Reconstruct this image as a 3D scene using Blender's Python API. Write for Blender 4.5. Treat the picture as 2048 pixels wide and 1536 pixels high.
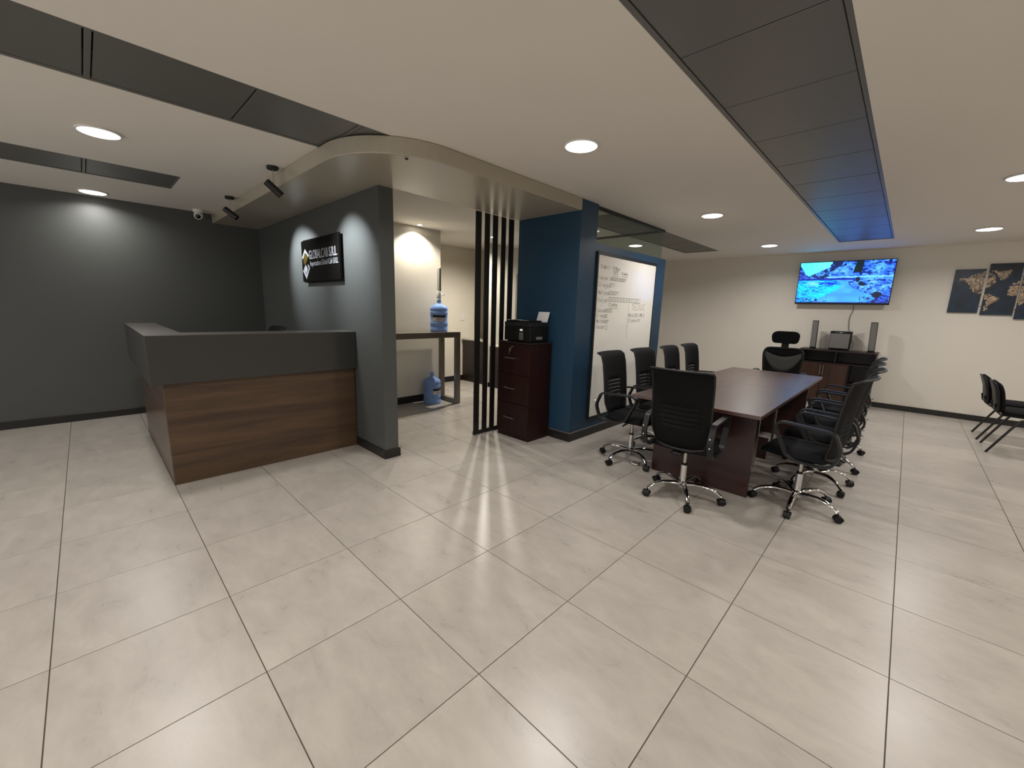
import bpy, math, random
import numpy as np
from mathutils import Vector, Matrix
random.seed(7)
for o in list(bpy.data.objects): bpy.data.objects.remove(o)
scn = bpy.context.scene; COL = scn.collection
PI = math.pi

# ---------------------------------------------------------------- camera
RM = [[0.718618, 0.694789, 0.029251], [0.147953, -0.111657, -0.982671], [-0.679483, 0.710493, -0.183035]]
cam = bpy.data.cameras.new('camera'); co = bpy.data.objects.new('camera', cam); COL.objects.link(co)
cam.sensor_width = 36; cam.sensor_fit = 'HORIZONTAL'; cam.lens = 812.79*36/2048; cam.clip_start = .02
r0, r1, r2 = (Vector(r) for r in RM)
M = Matrix((( r0.x, -r1.x, -r2.x), (r0.y, -r1.y, -r2.y), (r0.z, -r1.z, -r2.z))).to_4x4()
M.translation = Vector((1.64111, 0.2544, 1.45925))
co.matrix_world = M
scn.camera = co
# ---------------------------------------------------------------- world, exposure
WORLD_E = 0.78          # uniform ambient fill added to lift the ceiling, enters by the open rear side
w = bpy.data.worlds.new('world'); scn.world = w; w.use_nodes = True
w.node_tree.nodes['Background'].inputs[0].default_value = (1.0, 0.98, 0.96, 1)
w.node_tree.nodes['Background'].inputs[1].default_value = WORLD_E
scn.view_settings.view_transform = 'Standard'; scn.view_settings.look = 'None'
scn.view_settings.gamma = 1; scn.view_settings.use_curve_mapping = False
scn.view_settings.exposure = 0.42
LAMP_E = 6.0          # flush round ceiling lamps, diffuser radiance
LAMP_W = 12.5          # light thrown down by each lamp
LAMP_COL = (1.0, 0.96, 0.93)
SPOT_W = 105.0          # pendant spots on the sign wall
SPOT_COL = (0.88, 0.95, 1.0)
DOWN_W = 52.0          # small recessed downlight over the water table
TV_E = 1.6

CH, SO = 2.575, 2.46   # ceiling and dropped soffit

# ---------------------------------------------------------------- materials
def lin(h):
    h = h.lstrip('#'); v = [int(h[i:i+2], 16)/255 for i in (0, 2, 4)]
    return tuple(c/12.92 if c <= .04045 else ((c+.055)/1.055)**2.4 for c in v) + (1,)
def mat(name, col, rough=.5, metal=0, noise=0, nscale=8, bump=0, bscale=60, spec=.5, stretch=(1, 1, 1), coat=0):
    m = bpy.data.materials.new(name); m.use_nodes = True
    nt = m.node_tree; b = nt.nodes['Principled BSDF']
    c = lin(col) if isinstance(col, str) else col
    b.inputs['Base Color'].default_value = c; b.inputs['Roughness'].default_value = rough
    b.inputs['Metallic'].default_value = metal; b.inputs['Specular IOR Level'].default_value = spec
    b.inputs['Coat Weight'].default_value = coat
    tc = nt.nodes.new('ShaderNodeTexCoord'); mp = nt.nodes.new('ShaderNodeMapping')
    mp.inputs['Scale'].default_value = stretch
    nt.links.new(tc.outputs['Object'], mp.inputs[0])
    if noise:
        n = nt.nodes.new('ShaderNodeTexNoise'); n.inputs['Scale'].default_value = nscale; n.inputs['Detail'].default_value = 5
        nt.links.new(mp.outputs[0], n.inputs['Vector'])
        mx = nt.nodes.new('ShaderNodeMix'); mx.data_type = 'RGBA'
        mx.inputs[6].default_value = tuple(x*(1-noise) for x in c[:3])+(1,)
        mx.inputs[7].default_value = tuple(min(1, x*(1+noise)) for x in c[:3])+(1,)
        nt.links.new(n.outputs[0], mx.inputs[0]); nt.links.new(mx.outputs[2], b.inputs['Base Color'])
    if bump:
        n2 = nt.nodes.new('ShaderNodeTexNoise'); n2.inputs['Scale'].default_value = bscale; n2.inputs['Detail'].default_value = 3
        nt.links.new(tc.outputs['Object'], n2.inputs['Vector'])
        bp = nt.nodes.new('ShaderNodeBump'); bp.inputs['Strength'].default_value = bump; bp.inputs['Distance'].default_value = .003
        nt.links.new(n2.outputs[0], bp.inputs['Height']); nt.links.new(bp.outputs[0], b.inputs['Normal'])
    return m
def emit(name, col, s):
    m = bpy.data.materials.new(name); m.use_nodes = True; b = m.node_tree.nodes['Principled BSDF']
    b.inputs['Base Color'].default_value = (0.8, 0.8, 0.8, 1)
    b.inputs['Emission Color'].default_value = tuple(col)[:3]+(1,); b.inputs['Emission Strength'].default_value = s
    return m
def wood(name, dark, light, axis='Y', scale=1.0, rough=.35, contrast=(.35, .7)):
    """straight grain running along one object axis"""
    m = bpy.data.materials.new(name); m.use_nodes = True; nt = m.node_tree; b = nt.nodes['Principled BSDF']
    tc = nt.nodes.new('ShaderNodeTexCoord'); mp = nt.nodes.new('ShaderNodeMapping')
    s = {'X': (.5, 7, 7), 'Y': (7, .5, 7), 'Z': (7, 7, .5)}[axis]
    mp.inputs['Scale'].default_value = tuple(v*scale for v in s)
    nt.links.new(tc.outputs['Object'], mp.inputs[0])
    n = nt.nodes.new('ShaderNodeTexNoise'); n.inputs['Scale'].default_value = 1.6; n.inputs['Detail'].default_value = 6
    n.inputs['Distortion'].default_value = .6
    n2 = nt.nodes.new('ShaderNodeTexNoise'); n2.inputs['Scale'].default_value = 9; n2.inputs['Detail'].default_value = 3
    nt.links.new(mp.outputs[0], n.inputs['Vector']); nt.links.new(mp.outputs[0], n2.inputs['Vector'])
    ad = nt.nodes.new('ShaderNodeMath'); ad.operation = 'MULTIPLY_ADD'; ad.inputs[1].default_value = .25
    nt.links.new(n2.outputs[0], ad.inputs[0]); nt.links.new(n.outputs[0], ad.inputs[2])
    r = nt.nodes.new('ShaderNodeValToRGB'); r.color_ramp.elements[0].position = contrast[0]+.12; r.color_ramp.elements[1].position = contrast[1]+.12
    r.color_ramp.elements[0].color = lin(dark); r.color_ramp.elements[1].color = lin(light)
    nt.links.new(ad.outputs[0], r.inputs[0]); nt.links.new(r.outputs[0], b.inputs['Base Color'])
    b.inputs['Roughness'].default_value = rough
    return m
def tile_material():
    m = bpy.data.materials.new('porcelain_tile'); m.use_nodes = True; nt = m.node_tree; b = nt.nodes['Principled BSDF']
    L = nt.links.new
    tc = nt.nodes.new('ShaderNodeTexCoord'); oi = nt.nodes.new('ShaderNodeObjectInfo')
    mul = nt.nodes.new('ShaderNodeVectorMath'); mul.operation = 'SCALE'; mul.inputs[0].default_value = (37, 91, 53)
    L(oi.outputs['Random'], mul.inputs['Scale'])
    ad = nt.nodes.new('ShaderNodeVectorMath'); ad.operation = 'ADD'
    L(tc.outputs['Object'], ad.inputs[0]); L(mul.outputs[0], ad.inputs[1])
    mp = nt.nodes.new('ShaderNodeMapping'); mp.inputs['Scale'].default_value = (1.3, 2.6, 1); mp.inputs['Rotation'].default_value = (0, 0, .12)
    L(ad.outputs[0], mp.inputs[0])
    n1 = nt.nodes.new('ShaderNodeTexNoise'); n1.inputs['Scale'].default_value = 3.0; n1.inputs['Detail'].default_value = 10; n1.inputs['Roughness'].default_value = .72; n1.inputs['Distortion'].default_value = .35
    L(mp.outputs[0], n1.inputs['Vector'])
    r = nt.nodes.new('ShaderNodeValToRGB'); e = r.color_ramp.elements
    e[0].position = .3; e[0].color = lin('#a19a91'); e[1].position = .72; e[1].color = lin('#b6afa5')
    L(n1.outputs[0], r.inputs[0])
    # scattered small scuffs
    n2 = nt.nodes.new('ShaderNodeTexNoise'); n2.inputs['Scale'].default_value = 16; n2.inputs['Detail'].default_value = 6; n2.inputs['Roughness'].default_value = .65; n2.inputs['Distortion'].default_value = 1.6
    L(ad.outputs[0], n2.inputs['Vector'])
    r2_ = nt.nodes.new('ShaderNodeValToRGB'); e = r2_.color_ramp.elements
    e[0].position = .69; e[0].color = (0, 0, 0, 1); e[1].position = .76; e[1].color = (1, 1, 1, 1)
    L(n2.outputs[0], r2_.inputs[0])
    mx = nt.nodes.new('ShaderNodeMix'); mx.data_type = 'RGBA'; mx.inputs[7].default_value = lin('#8b857a')
    mm = nt.nodes.new('ShaderNodeMath'); mm.operation = 'MULTIPLY'; mm.inputs[1].default_value = .35
    L(r2_.outputs[0], mm.inputs[0]); L(mm.outputs[0], mx.inputs[0]); L(r.outputs[0], mx.inputs[6])
    hs = nt.nodes.new('ShaderNodeHueSaturation')
    mr = nt.nodes.new('ShaderNodeMapRange'); mr.inputs[3].default_value = .965; mr.inputs[4].default_value = 1.035
    L(oi.outputs['Random'], mr.inputs[0]); L(mr.outputs[0], hs.inputs['Value']); L(mx.outputs[2], hs.inputs['Color'])
    L(hs.outputs[0], b.inputs['Base Color'])
    rr = nt.nodes.new('ShaderNodeMapRange'); rr.inputs[3].default_value = .20; rr.inputs[4].default_value = .40
    L(n1.outputs[0], rr.inputs[0]); L(rr.outputs[0], b.inputs['Roughness'])
    b.inputs['Specular IOR Level'].default_value = .5
    bp = nt.nodes.new('ShaderNodeBump'); bp.inputs['Strength'].default_value = .12; bp.inputs['Distance'].default_value = .002
    n3 = nt.nodes.new('ShaderNodeTexNoise'); n3.inputs['Scale'].default_value = 22; n3.inputs['Detail'].default_value = 4
    L(ad.outputs[0], n3.inputs['Vector']); L(n3.outputs[0], bp.inputs['Height']); L(bp.outputs[0], b.inputs['Normal'])
    return m
def attr_material(name, strength=0, rough=.4):
    m = bpy.data.materials.new(name); m.use_nodes = True; nt = m.node_tree; b = nt.nodes['Principled BSDF']
    a = nt.nodes.new('ShaderNodeVertexColor'); a.layer_name = 'Col'
    b.inputs['Roughness'].default_value = rough
    if strength:
        b.inputs['Base Color'].default_value = (.01, .01, .01, 1)
        nt.links.new(a.outputs[0], b.inputs['Emission Color']); b.inputs['Emission Strength'].default_value = strength
    else: nt.links.new(a.outputs[0], b.inputs['Base Color'])
    return m
def glass_mat(name, tint=(.93, .96, .94), base=.06, rough=.0):
    m = bpy.data.materials.new(name); m.use_nodes = True; nt = m.node_tree
    for n in list(nt.nodes):
        if n.type != 'OUTPUT_MATERIAL': nt.nodes.remove(n)
    out = nt.nodes['Material Output']; t = nt.nodes.new('ShaderNodeBsdfTransparent'); t.inputs[0].default_value = tint+(1,)
    g = nt.nodes.new('ShaderNodeBsdfGlossy'); g.inputs['Roughness'].default_value = rough
    lw = nt.nodes.new('ShaderNodeLayerWeight'); pw = nt.nodes.new('ShaderNodeMath'); pw.operation = 'POWER'; pw.inputs[1].default_value = 5
    nt.links.new(lw.outputs['Facing'], pw.inputs[0]); f = nt.nodes.new('ShaderNodeMath'); f.operation = 'MULTIPLY_ADD'; f.inputs[1].default_value = .9; f.inputs[2].default_value = .045
    nt.links.new(pw.outputs[0], f.inputs[0]); mx = nt.nodes.new('ShaderNodeMixShader')
    nt.links.new(f.outputs[0], mx.inputs[0]); nt.links.new(t.outputs[0], mx.inputs[1]); nt.links.new(g.outputs[0], mx.inputs[2])
    nt.links.new(mx.outputs[0], out.inputs[0])
    return m
MT = {}
MT['charcoal'] = mat('charcoal_wall_paint', '#484a48', .45, noise=.05, nscale=3, bump=.05, bscale=150)
MT['cream'] = mat('pale_wall_paint', '#dcd6ca', .55, noise=.03, nscale=2, bump=.12, bscale=220)
MT['cream2'] = mat('pale_passage_paint', '#d8d1c1', .6, noise=.03, nscale=3, bump=.05, bscale=150)
MT['ceiling'] = mat('ceiling_paint', '#e2dcd2', .75, noise=.02, nscale=2, bump=.05, bscale=200)
MT['soffit'] = mat('taupe_soffit_paint', '#a49c8b', .3, noise=.02, nscale=2)
MT['blue'] = mat('dark_blue_paint', '#1b3a50', .42, noise=.05, nscale=4, bump=.04, bscale=150)
MT['base'] = mat('black_baseboard', '#171513', .4, noise=.1, nscale=6)
MT['capstrip'] = mat('taupe_baseboard_cap', '#5b5350', .4, noise=.05)
MT['grout'] = mat('grout', '#59544b', .9, noise=.1, nscale=20)
MT['tile'] = tile_material()
MT['panel'] = mat('dark_ceiling_panel', '#64635f', .34, noise=.04, nscale=5)
MT['panelgap'] = mat('panel_gap_black', '#151513', .7, noise=.05)
MT['counter_grey'] = mat('dark_grey_laminate', '#323230', .38, noise=.06, nscale=5, bump=.03, bscale=200)
MT['walnut'] = wood('walnut_panel', '#38271a', '#5e4731', 'Y', .9, .42, (.3, .75))
MT['wenge'] = wood('wenge_top', '#33190f', '#4b2a1e', 'Y', 1.0, .33)
MT['wenge'].node_tree.nodes['Principled BSDF'].inputs['Specular IOR Level'].default_value = .9
MT['wenge'].node_tree.nodes['Principled BSDF'].inputs['Coat Weight'].default_value = .3
MT['wenge'].node_tree.nodes['Principled BSDF'].inputs['Coat Roughness'].default_value = .3
MT['wenge_x'] = wood('wenge_panel', '#2a130e', '#3a1d16', 'X', 1.0, .35)
MT['mahogany'] = wood('mahogany_veneer', '#1c0905', '#290f09', 'Z', 1.0, .42)
MT['mahogany'].node_tree.nodes['Principled BSDF'].inputs['Specular IOR Level'].default_value = .3
MT['door_brown'] = wood('brown_door_veneer', '#2e1a10', '#3e2617', 'Z', 1.0, .4)
MT['darkwood'] = mat('black_brown_board', '#1f1210', .4, noise=.15, nscale=6)
MT['taupe'] = mat('taupe_lacquer', '#6b5e4e', .35, noise=.05, nscale=5, coat=.9)
MT['blackmetal'] = mat('black_powdercoat', '#12110e', .45, noise=.05)
MT['blackplastic'] = mat('black_plastic', '#101010', .45, noise=.08, nscale=20, spec=.3)
MT['greyplastic'] = mat('dark_grey_plastic', '#1b1b1c', .45, noise=.08, nscale=20, spec=.35)
MT['meshfabric'] = mat('black_mesh_fabric', '#09090a', .8, spec=.2, noise=.3, nscale=400, bump=.3, bscale=500)
MT['seatfabric'] = mat('black_seat_fabric', '#08080a', .85, spec=.2, noise=.2, nscale=200, bump=.3, bscale=400)
MT['greymesh'] = mat('grey_mesh_fabric', '#3c3c39', .7, noise=.2, nscale=300, bump=.2, bscale=400)
MT['chrome'] = mat('chrome', '#d8d8d8', .08, 1, noise=.02)
MT['steel'] = mat('brushed_steel', '#b9b6b0', .25, 1, noise=.05)
MT['white'] = mat('white_plastic', '#dcdad2', .4, noise=.02)
MT['paper'] = mat('white_paper', '#d9d6d6', .7, noise=.02)
MT['whiteboard'] = mat('whiteboard_enamel', '#f2efe5', .10, noise=.02, nscale=3)
MT['ink'] = mat('grey_marker_ink', '#77746c', .6, noise=.1)
MT['signblack'] = mat('black_acrylic', '#0b0a09', .15, noise=.1, spec=.2)
MT['silver'] = mat('silver_letters', '#b9b9be', .35, .5, noise=.05)
MT['gold'] = mat('gold_plate', '#a08a3a', .3, 1, noise=.1)
MT['speakergrey'] = mat('grey_speaker_cloth', '#6e6c68', .7, noise=.15, nscale=200, bump=.2, bscale=400)
MT['door_grey'] = mat('grey_door', '#6a625b', .5, noise=.05)
MT['deskgrey'] = mat('pale_desk_top', '#b5b0a6', .35, noise=.03)
MT['label'] = mat('label_white', '#d8d5d2', .5, noise=.02)
MT['labelnavy'] = mat('label_navy', '#15192e', .5, noise=.05)
MT['lens'] = mat('black_lens', '#050507', .1, noise=.05)
MT['rail'] = mat('dark_glass_channel', '#121110', .35, noise=.05)
MT['lamp'] = emit('lamp_diffuser', LAMP_COL, LAMP_E)
MT['spotface'] = emit('spot_bulb', (1, .97, .93), 30)
MT['lcd'] = emit('printer_screen', (.7, .65, .6), .35)
MT['glass'] = glass_mat('clear_glass', (.86, .90, .87))
MT['tvpic'] = attr_material('tv_picture', TV_E, .2)
MT['map'] = attr_material('map_print', 0, .35)
def bottle_mat():
    m = bpy.data.materials.new('blue_polycarbonate'); m.use_nodes = True; b = m.node_tree.nodes['Principled BSDF']
    b.inputs['Base Color'].default_value = lin('#94b6f2'); b.inputs['Roughness'].default_value = .12
    b.inputs['Transmission Weight'].default_value = .2; b.inputs['IOR'].default_value = 1.2
    return m
MT['bottle'] = bottle_mat()

# ---------------------------------------------------------------- mesh builder
class MB:
    def __init__(s): s.v = []; s.f = []; s.sm = []
    def add(s, vs, fs, smooth=False):
        k = len(s.v); s.v += [tuple(p) for p in vs]; s.f += [tuple(i+k for i in f) for f in fs]; s.sm += [smooth]*len(fs); return s
    def box(s, x0, x1, y0, y1, z0, z1, bev=0, M=None):
        if bev:
            b = min(bev, (x1-x0)*.45, (y1-y0)*.45, (z1-z0)*.45); vs = []; 
            # 24-vertex chamfered box
            for sx in (0, 1):
                for sy in (0, 1):
                    for sz in (0, 1):
                        X, Y, Z = (x1 if sx else x0), (y1 if sy else y0), (z1 if sz else z0)
                        dx, dy, dz = (-b if sx else b), (-b if sy else b), (-b if sz else b)
                        vs += [(X, Y+dy, Z+dz), (X+dx, Y, Z+dz), (X+dx, Y+dy, Z)]
            I = lambda sx, sy, sz, a: ((sx*2+sy)*2+sz)*3+a
            fs = []
            for sx in (0, 1): fs.append([I(sx, 0, 0, 0), I(sx, 1, 0, 0), I(sx, 1, 1, 0), I(sx, 0, 1, 0)][::1 if sx else -1])
            for sy in (0, 1): fs.append([I(0, sy, 0, 1), I(1, sy, 0, 1), I(1, sy, 1, 1), I(0, sy, 1, 1)][::-1 if sy else 1])
            for sz in (0, 1): fs.append([I(0, 0, sz, 2), I(1, 0, sz, 2), I(1, 1, sz, 2), I(0, 1, sz, 2)][::1 if sz else -1])
            def q(l, fl): fs.append(l[::-1] if fl else l)
            for a in (0, 1):
                for c in (0, 1):
                    q([I(a, c, 0, 0), I(a, c, 1, 0), I(a, c, 1, 1), I(a, c, 0, 1)], a ^ c ^ 1)
                    q([I(a, 0, c, 0), I(a, 0, c, 2), I(a, 1, c, 2), I(a, 1, c, 0)], a ^ c ^ 1)
                    q([I(0, a, c, 1), I(1, a, c, 1), I(1, a, c, 2), I(0, a, c, 2)], a ^ c ^ 1)
            for sx in (0, 1):
                for sy in (0, 1):
                    for sz in (0, 1): fs.append([I(sx, sy, sz, a) for a in ((0, 1, 2) if (sx ^ sy ^ sz) else (0, 2, 1))])
        else:
            vs = [(x0, y0, z0), (x1, y0, z0), (x1, y1, z0), (x0, y1, z0), (x0, y0, z1), (x1, y0, z1), (x1, y1, z1), (x0, y1, z1)]
            fs = [(0, 3, 2, 1), (4, 5, 6, 7), (0, 1, 5, 4), (1, 2, 6, 5), (2, 3, 7, 6), (3, 0, 4, 7)]
        if M is not None: vs = [M @ Vector(v) for v in vs]
        return s.add(vs, fs)
    def tube(s, path, r, n=10, smooth=True, cap=True, sx=1.0, sy=1.0, closed=False):
        P = [Vector(p) for p in path]; R = r if isinstance(r, (list, tuple)) else [r]*len(P)
        rings = []; prev = None
        for i, p in enumerate(P):
            a = P[i-1] if (i > 0 or closed) else p; c = P[(i+1) % len(P)] if (i < len(P)-1 or closed) else p
            t = (c-a); t = t.normalized() if t.length > 1e-9 else Vector((0, 0, 1))
            if prev is None:
                up = Vector((0, 0, 1)) if abs(t.z) < .95 else Vector((0, 1, 0)); u = t.cross(up).normalized()
            else: u = (prev - t*prev.dot(t)).normalized()
            prev = u; vv = t.cross(u).normalized()
            rings.append([p + u*math.cos(2*PI*k/n)*R[i]*sx + vv*math.sin(2*PI*k/n)*R[i]*sy for k in range(n)])
        vs = [q for r_ in rings for q in r_]; fs = []
        m = len(P) if closed else len(P)-1
        for i in range(m):
            j = (i+1) % len(P)
            for k in range(n): fs.append((i*n+k, j*n+k, j*n+(k+1) % n, i*n+(k+1) % n))
        s.add(vs, [f[::-1] for f in fs], smooth)
        if cap and not closed:
            s.add(rings[0], [tuple(range(n))]); s.add(rings[-1], [tuple(range(n))[::-1]])
        return s
    def lathe(s, prof, cx=0, cy=0, n=32, smooth=True, M=None):
        vs = []; fs = []
        for (r, z) in prof:
            for k in range(n):
                a = 2*PI*k/n; vs.append(Vector((cx+r*math.cos(a), cy+r*math.sin(a), z)))
        for i in range(len(prof)-1):
            for k in range(n): fs.append((i*n+k, i*n+(k+1) % n, (i+1)*n+(k+1) % n, (i+1)*n+k))
        if prof[0][0] > 1e-6: fs.append(tuple(range(n))[::-1])
        if prof[-1][0] > 1e-6: fs.append(tuple((len(prof)-1)*n+k for k in range(n)))
        if M is not None: vs = [M @ v for v in vs]
        return s.add(vs, fs, smooth)
    def prism(s, poly, z0, z1, M=None):
        n = len(poly); vs = [Vector((x, y, z0)) for x, y in poly]+[Vector((x, y, z1)) for x, y in poly]
        fs = [tuple(range(n))[::-1], tuple(range(n, 2*n))]+[(i, (i+1) % n, n+(i+1) % n, n+i) for i in range(n)]
        if M is not None: vs = [M @ v for v in vs]
        return s.add(vs, fs)
    def band(s, path, x0, x1, th, closed=True, smooth=True):
        """strip swept along a path in the (y, z) plane, width x0..x1, thickness th"""
        P = [Vector((0, p[0], p[1])) for p in path]; n = len(P); vs = []
        for i, p in enumerate(P):
            a = P[i-1] if (i > 0 or closed) else p; c = P[(i+1) % n] if (i < n-1 or closed) else p
            t = (c-a).normalized(); nn = Vector((0, -t.z, t.y))*th/2
            for x, q in ((x0, p+nn), (x1, p+nn), (x1, p-nn), (x0, p-nn)): vs.append((x, q.y, q.z))
        fs = []
        for i in range(n if closed else n-1):
            j = (i+1) % n
            for k in range(4): fs.append((i*4+k, i*4+(k+1) % 4, j*4+(k+1) % 4, j*4+k))
        if not closed: fs += [(3, 2, 1, 0), tuple((n-1)*4+k for k in range(4))]
        return s.add(vs, fs, smooth)
    def mesh(s, name, sub=None):
        me = bpy.data.meshes.new(name)
        vs = s.v if sub is None else [(x-sub[0], y-sub[1], z-sub[2]) for x, y, z in s.v]
        me.from_pydata(vs, [], s.f); me.polygons.foreach_set('use_smooth', s.sm); me.update()
        if any(s.sm): me.set_sharp_from_angle(angle=math.radians(38))
        return me
    def build(s, name, m, parent=None, label=None, world=True):
        """vertices in world coordinates (world=True) or in the parent thing's own frame"""
        sub = None
        if world and parent is not None:
            o = parent; sub = Vector((0, 0, 0))
            while o: sub += o.location; o = o.parent
        me = s.mesh(name, sub); me.materials.append(MT[m] if isinstance(m, str) else m)
        ob = bpy.data.objects.new(name, me); COL.objects.link(ob)
        if parent is not None: ob.parent = parent
        if label: ob['label'] = label
        return ob
def tag(o, label, cat, group=None):
    o['label'] = label; o['category'] = cat
    if group: o['group'] = group
    return o
def thing(name, label, cat, loc=(0, 0, 0), rz=0, group=None):
    o = bpy.data.objects.new(name, None); COL.objects.link(o); o.location = loc; o.rotation_euler = (0, 0, rz)
    o.empty_display_size = .1
    return tag(o, label, cat, group)
def struct(o): o['kind'] = 'structure'; return o
def copy_tree(o, parent=None):
    c = o.copy(); COL.objects.link(c); c.parent = parent
    for ch in [q for q in KIDS[o.name]] if o.name in KIDS else []: copy_tree(ch, c)
    return c
KIDS = {}
def index_kids():
    KIDS.clear()
    for o in bpy.data.objects:
        if o.parent: KIDS.setdefault(o.parent.name, []).append(o)
def rounded_path(pts, r=.03, n=4):
    out = []; m = len(pts)
    for i in range(m):
        p = Vector(pts[i]); a = Vector(pts[i-1]); c = Vector(pts[(i+1) % m])
        da = (a-p); dc = (c-p); ra = min(r, da.length*.45); rc = min(r, dc.length*.45)
        A = p+da.normalized()*ra; B = p+dc.normalized()*rc
        for k in range(n+1):
            t = k/n; out.append(tuple(A*(1-t)**2+p*2*t*(1-t)+B*t*t))
    return out
def text_mesh(txt, depth=0.0):
    cu = bpy.data.curves.new('txt', 'FONT'); cu.body = txt; cu.size = 1; cu.extrude = depth; cu.resolution_u = 3
    ob = bpy.data.objects.new('txt', cu); COL.objects.link(ob)
    dg = bpy.context.evaluated_depsgraph_get(); me = bpy.data.meshes.new_from_object(ob.evaluated_get(dg))
    bpy.data.objects.remove(ob)
    return me
def text_part(txt, name, m, parent, origin, U, V, width, height, depth=.004, label=None):
    """lettering in the plane spanned by unit vectors U, V; fitted to width x height; origin = lower left"""
    me = text_mesh(txt, .5); xs = [v.co.x for v in me.vertices]; ys = [v.co.y for v in me.vertices]
    x0, x1, y0, y1 = min(xs), max(xs), min(ys), max(ys)
    U = Vector(U); V = Vector(V); N = U.cross(V); O = Vector(origin)
    sub = Vector((0, 0, 0)); o = parent
    while o: sub += o.location; o = o.parent
    for v in me.vertices:
        v.co = O - sub + U*((v.co.x-x0)/(x1-x0)*width) + V*((v.co.y-y0)/(y1-y0)*height) + N*((v.co.z+.5)*depth)
    me.name = name; me.materials.clear(); me.materials.append(MT[m])
    ob = bpy.data.objects.new(name, me); COL.objects.link(ob); ob.parent = parent
    if label: ob['label'] = label
    return ob
# tiny value noise for the painted prints
def vnoise(nx, ny, sx, sy, seed):
    rg = np.random.RandomState(seed); g = rg.rand(int(sy)+3, int(sx)+3)
    x = np.linspace(0, sx, nx); y = np.linspace(0, sy, ny); X, Y = np.meshgrid(x, y)
    xi = X.astype(int); yi = Y.astype(int); fx = X-xi; fy = Y-yi; fx = fx*fx*(3-2*fx); fy = fy*fy*(3-2*fy)
    return (g[yi, xi]*(1-fx)+g[yi, xi+1]*fx)*(1-fy)+(g[yi+1, xi]*(1-fx)+g[yi+1, xi+1]*fx)*fy
def srgb2lin(a): return np.where(a <= .04045, a/12.92, ((a+.055)/1.055)**2.4)
def print_grid(name, img, x0, x1, z0, z1, y, m, parent):
    """flat print: a grid of faces in the plane y, one colour per face; img is rows x cols x 3 (sRGB 0..1), row 0 on top"""
    ny, nx, _ = img.shape
    xs = np.linspace(x0, x1, nx+1); zs = np.linspace(z1, z0, ny+1); sub = Vector((0, 0, 0)); o = parent
    while o: sub += o.location; o = o.parent
    vs = [(float(x)-sub.x, y-sub.y, float(z)-sub.z) for z in zs for x in xs]
    fs = [(j*(nx+1)+i, (j+1)*(nx+1)+i, (j+1)*(nx+1)+i+1, j*(nx+1)+i+1) for j in range(ny) for i in range(nx)]
    me = bpy.data.meshes.new(name); me.from_pydata(vs, [], fs); me.update()
    ca = me.color_attributes.new('Col', 'FLOAT_COLOR', 'CORNER')
    L = srgb2lin(np.clip(img, 0, 1)).reshape(-1, 3); arr = np.ones((len(fs)*4, 4), np.float32); arr[:, :3] = np.repeat(L, 4, axis=0)
    ca.data.foreach_set('color', arr.ravel()); me.materials.append(MT[m])
    ob = bpy.data.objects.new(name, me); COL.objects.link(ob); ob.parent = parent
    return ob
def in_poly(X, Y, poly):
    c = np.zeros(X.shape, bool); n = len(poly)
    for i in range(n):
        x1, y1 = poly[i]; x2, y2 = poly[i-1]
        if y1 == y2: continue
        t = ((y1 > Y) != (y2 > Y)) & (X < (x2-x1)*(Y-y1)/(y2-y1)+x1); c ^= t
    return c

# ================================================================ STRUCTURE
XL, XR, Y0, Y1 = -5.25, 5.4, -2.7, 9.35
fl = struct(MB().box(XL-.1, XR+.1, Y0-.1, Y1+.1, -.15, -.004).build('floor', 'grout'))
tm = MB().box(-.298, .298, -.298, .298, -.012, 0, bev=.0005).mesh('tile'); tm.materials.append(MT['tile'])
cells = []
for i in range(-9, 9):
    for j in range(-5, 16):
        x, y = i*.6+.3, j*.6+.3
        xa, xb, ya, yb = max(x-.3, XL), min(x+.3, XR), max(y-.3, Y0), min(y+.3, Y1)
        if xb-xa < .02 or yb-ya < .02: continue
        d = RM[2][0]*(x-1.641)+RM[2][1]*(y-.254)+RM[2][2]*(-1.459)
        u = (RM[0][0]*(x-1.641)+RM[0][1]*(y-.254)-RM[0][2]*1.459)
        vis = d > .2 and abs(u/d) < 1.45
        cells.append((not vis, (x-1.641)**2+(y-.254)**2, xa, xb, ya, yb))
cells.sort()
rest = MB(); nt_ = 0
for (nv, d2, xa, xb, ya, yb) in cells:
    full = abs(xb-xa-.6) < 1e-6 and abs(yb-ya-.6) < 1e-6
    if not nv and nt_ < 290:
        if full: me = tm
        else:
            me = MB().box(-(xb-xa)/2+.002, (xb-xa)/2-.002, -(yb-ya)/2+.002, (yb-ya)/2-.002, -.012, 0, bev=.0005).mesh('tile'); me.materials.append(MT['tile'])
        o = bpy.data.objects.new('tile', me); COL.objects.link(o); o.parent = fl; o.location = ((xa+xb)/2, (ya+yb)/2, 0); nt_ += 1
    else: rest.box(xa+.002, xb-.002, ya+.002, yb-.002, -.012, 0, bev=.0005)
if rest.v: r_ = rest.build('tile_field', 'tile', fl); r_['kind'] = 'stuff'

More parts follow.
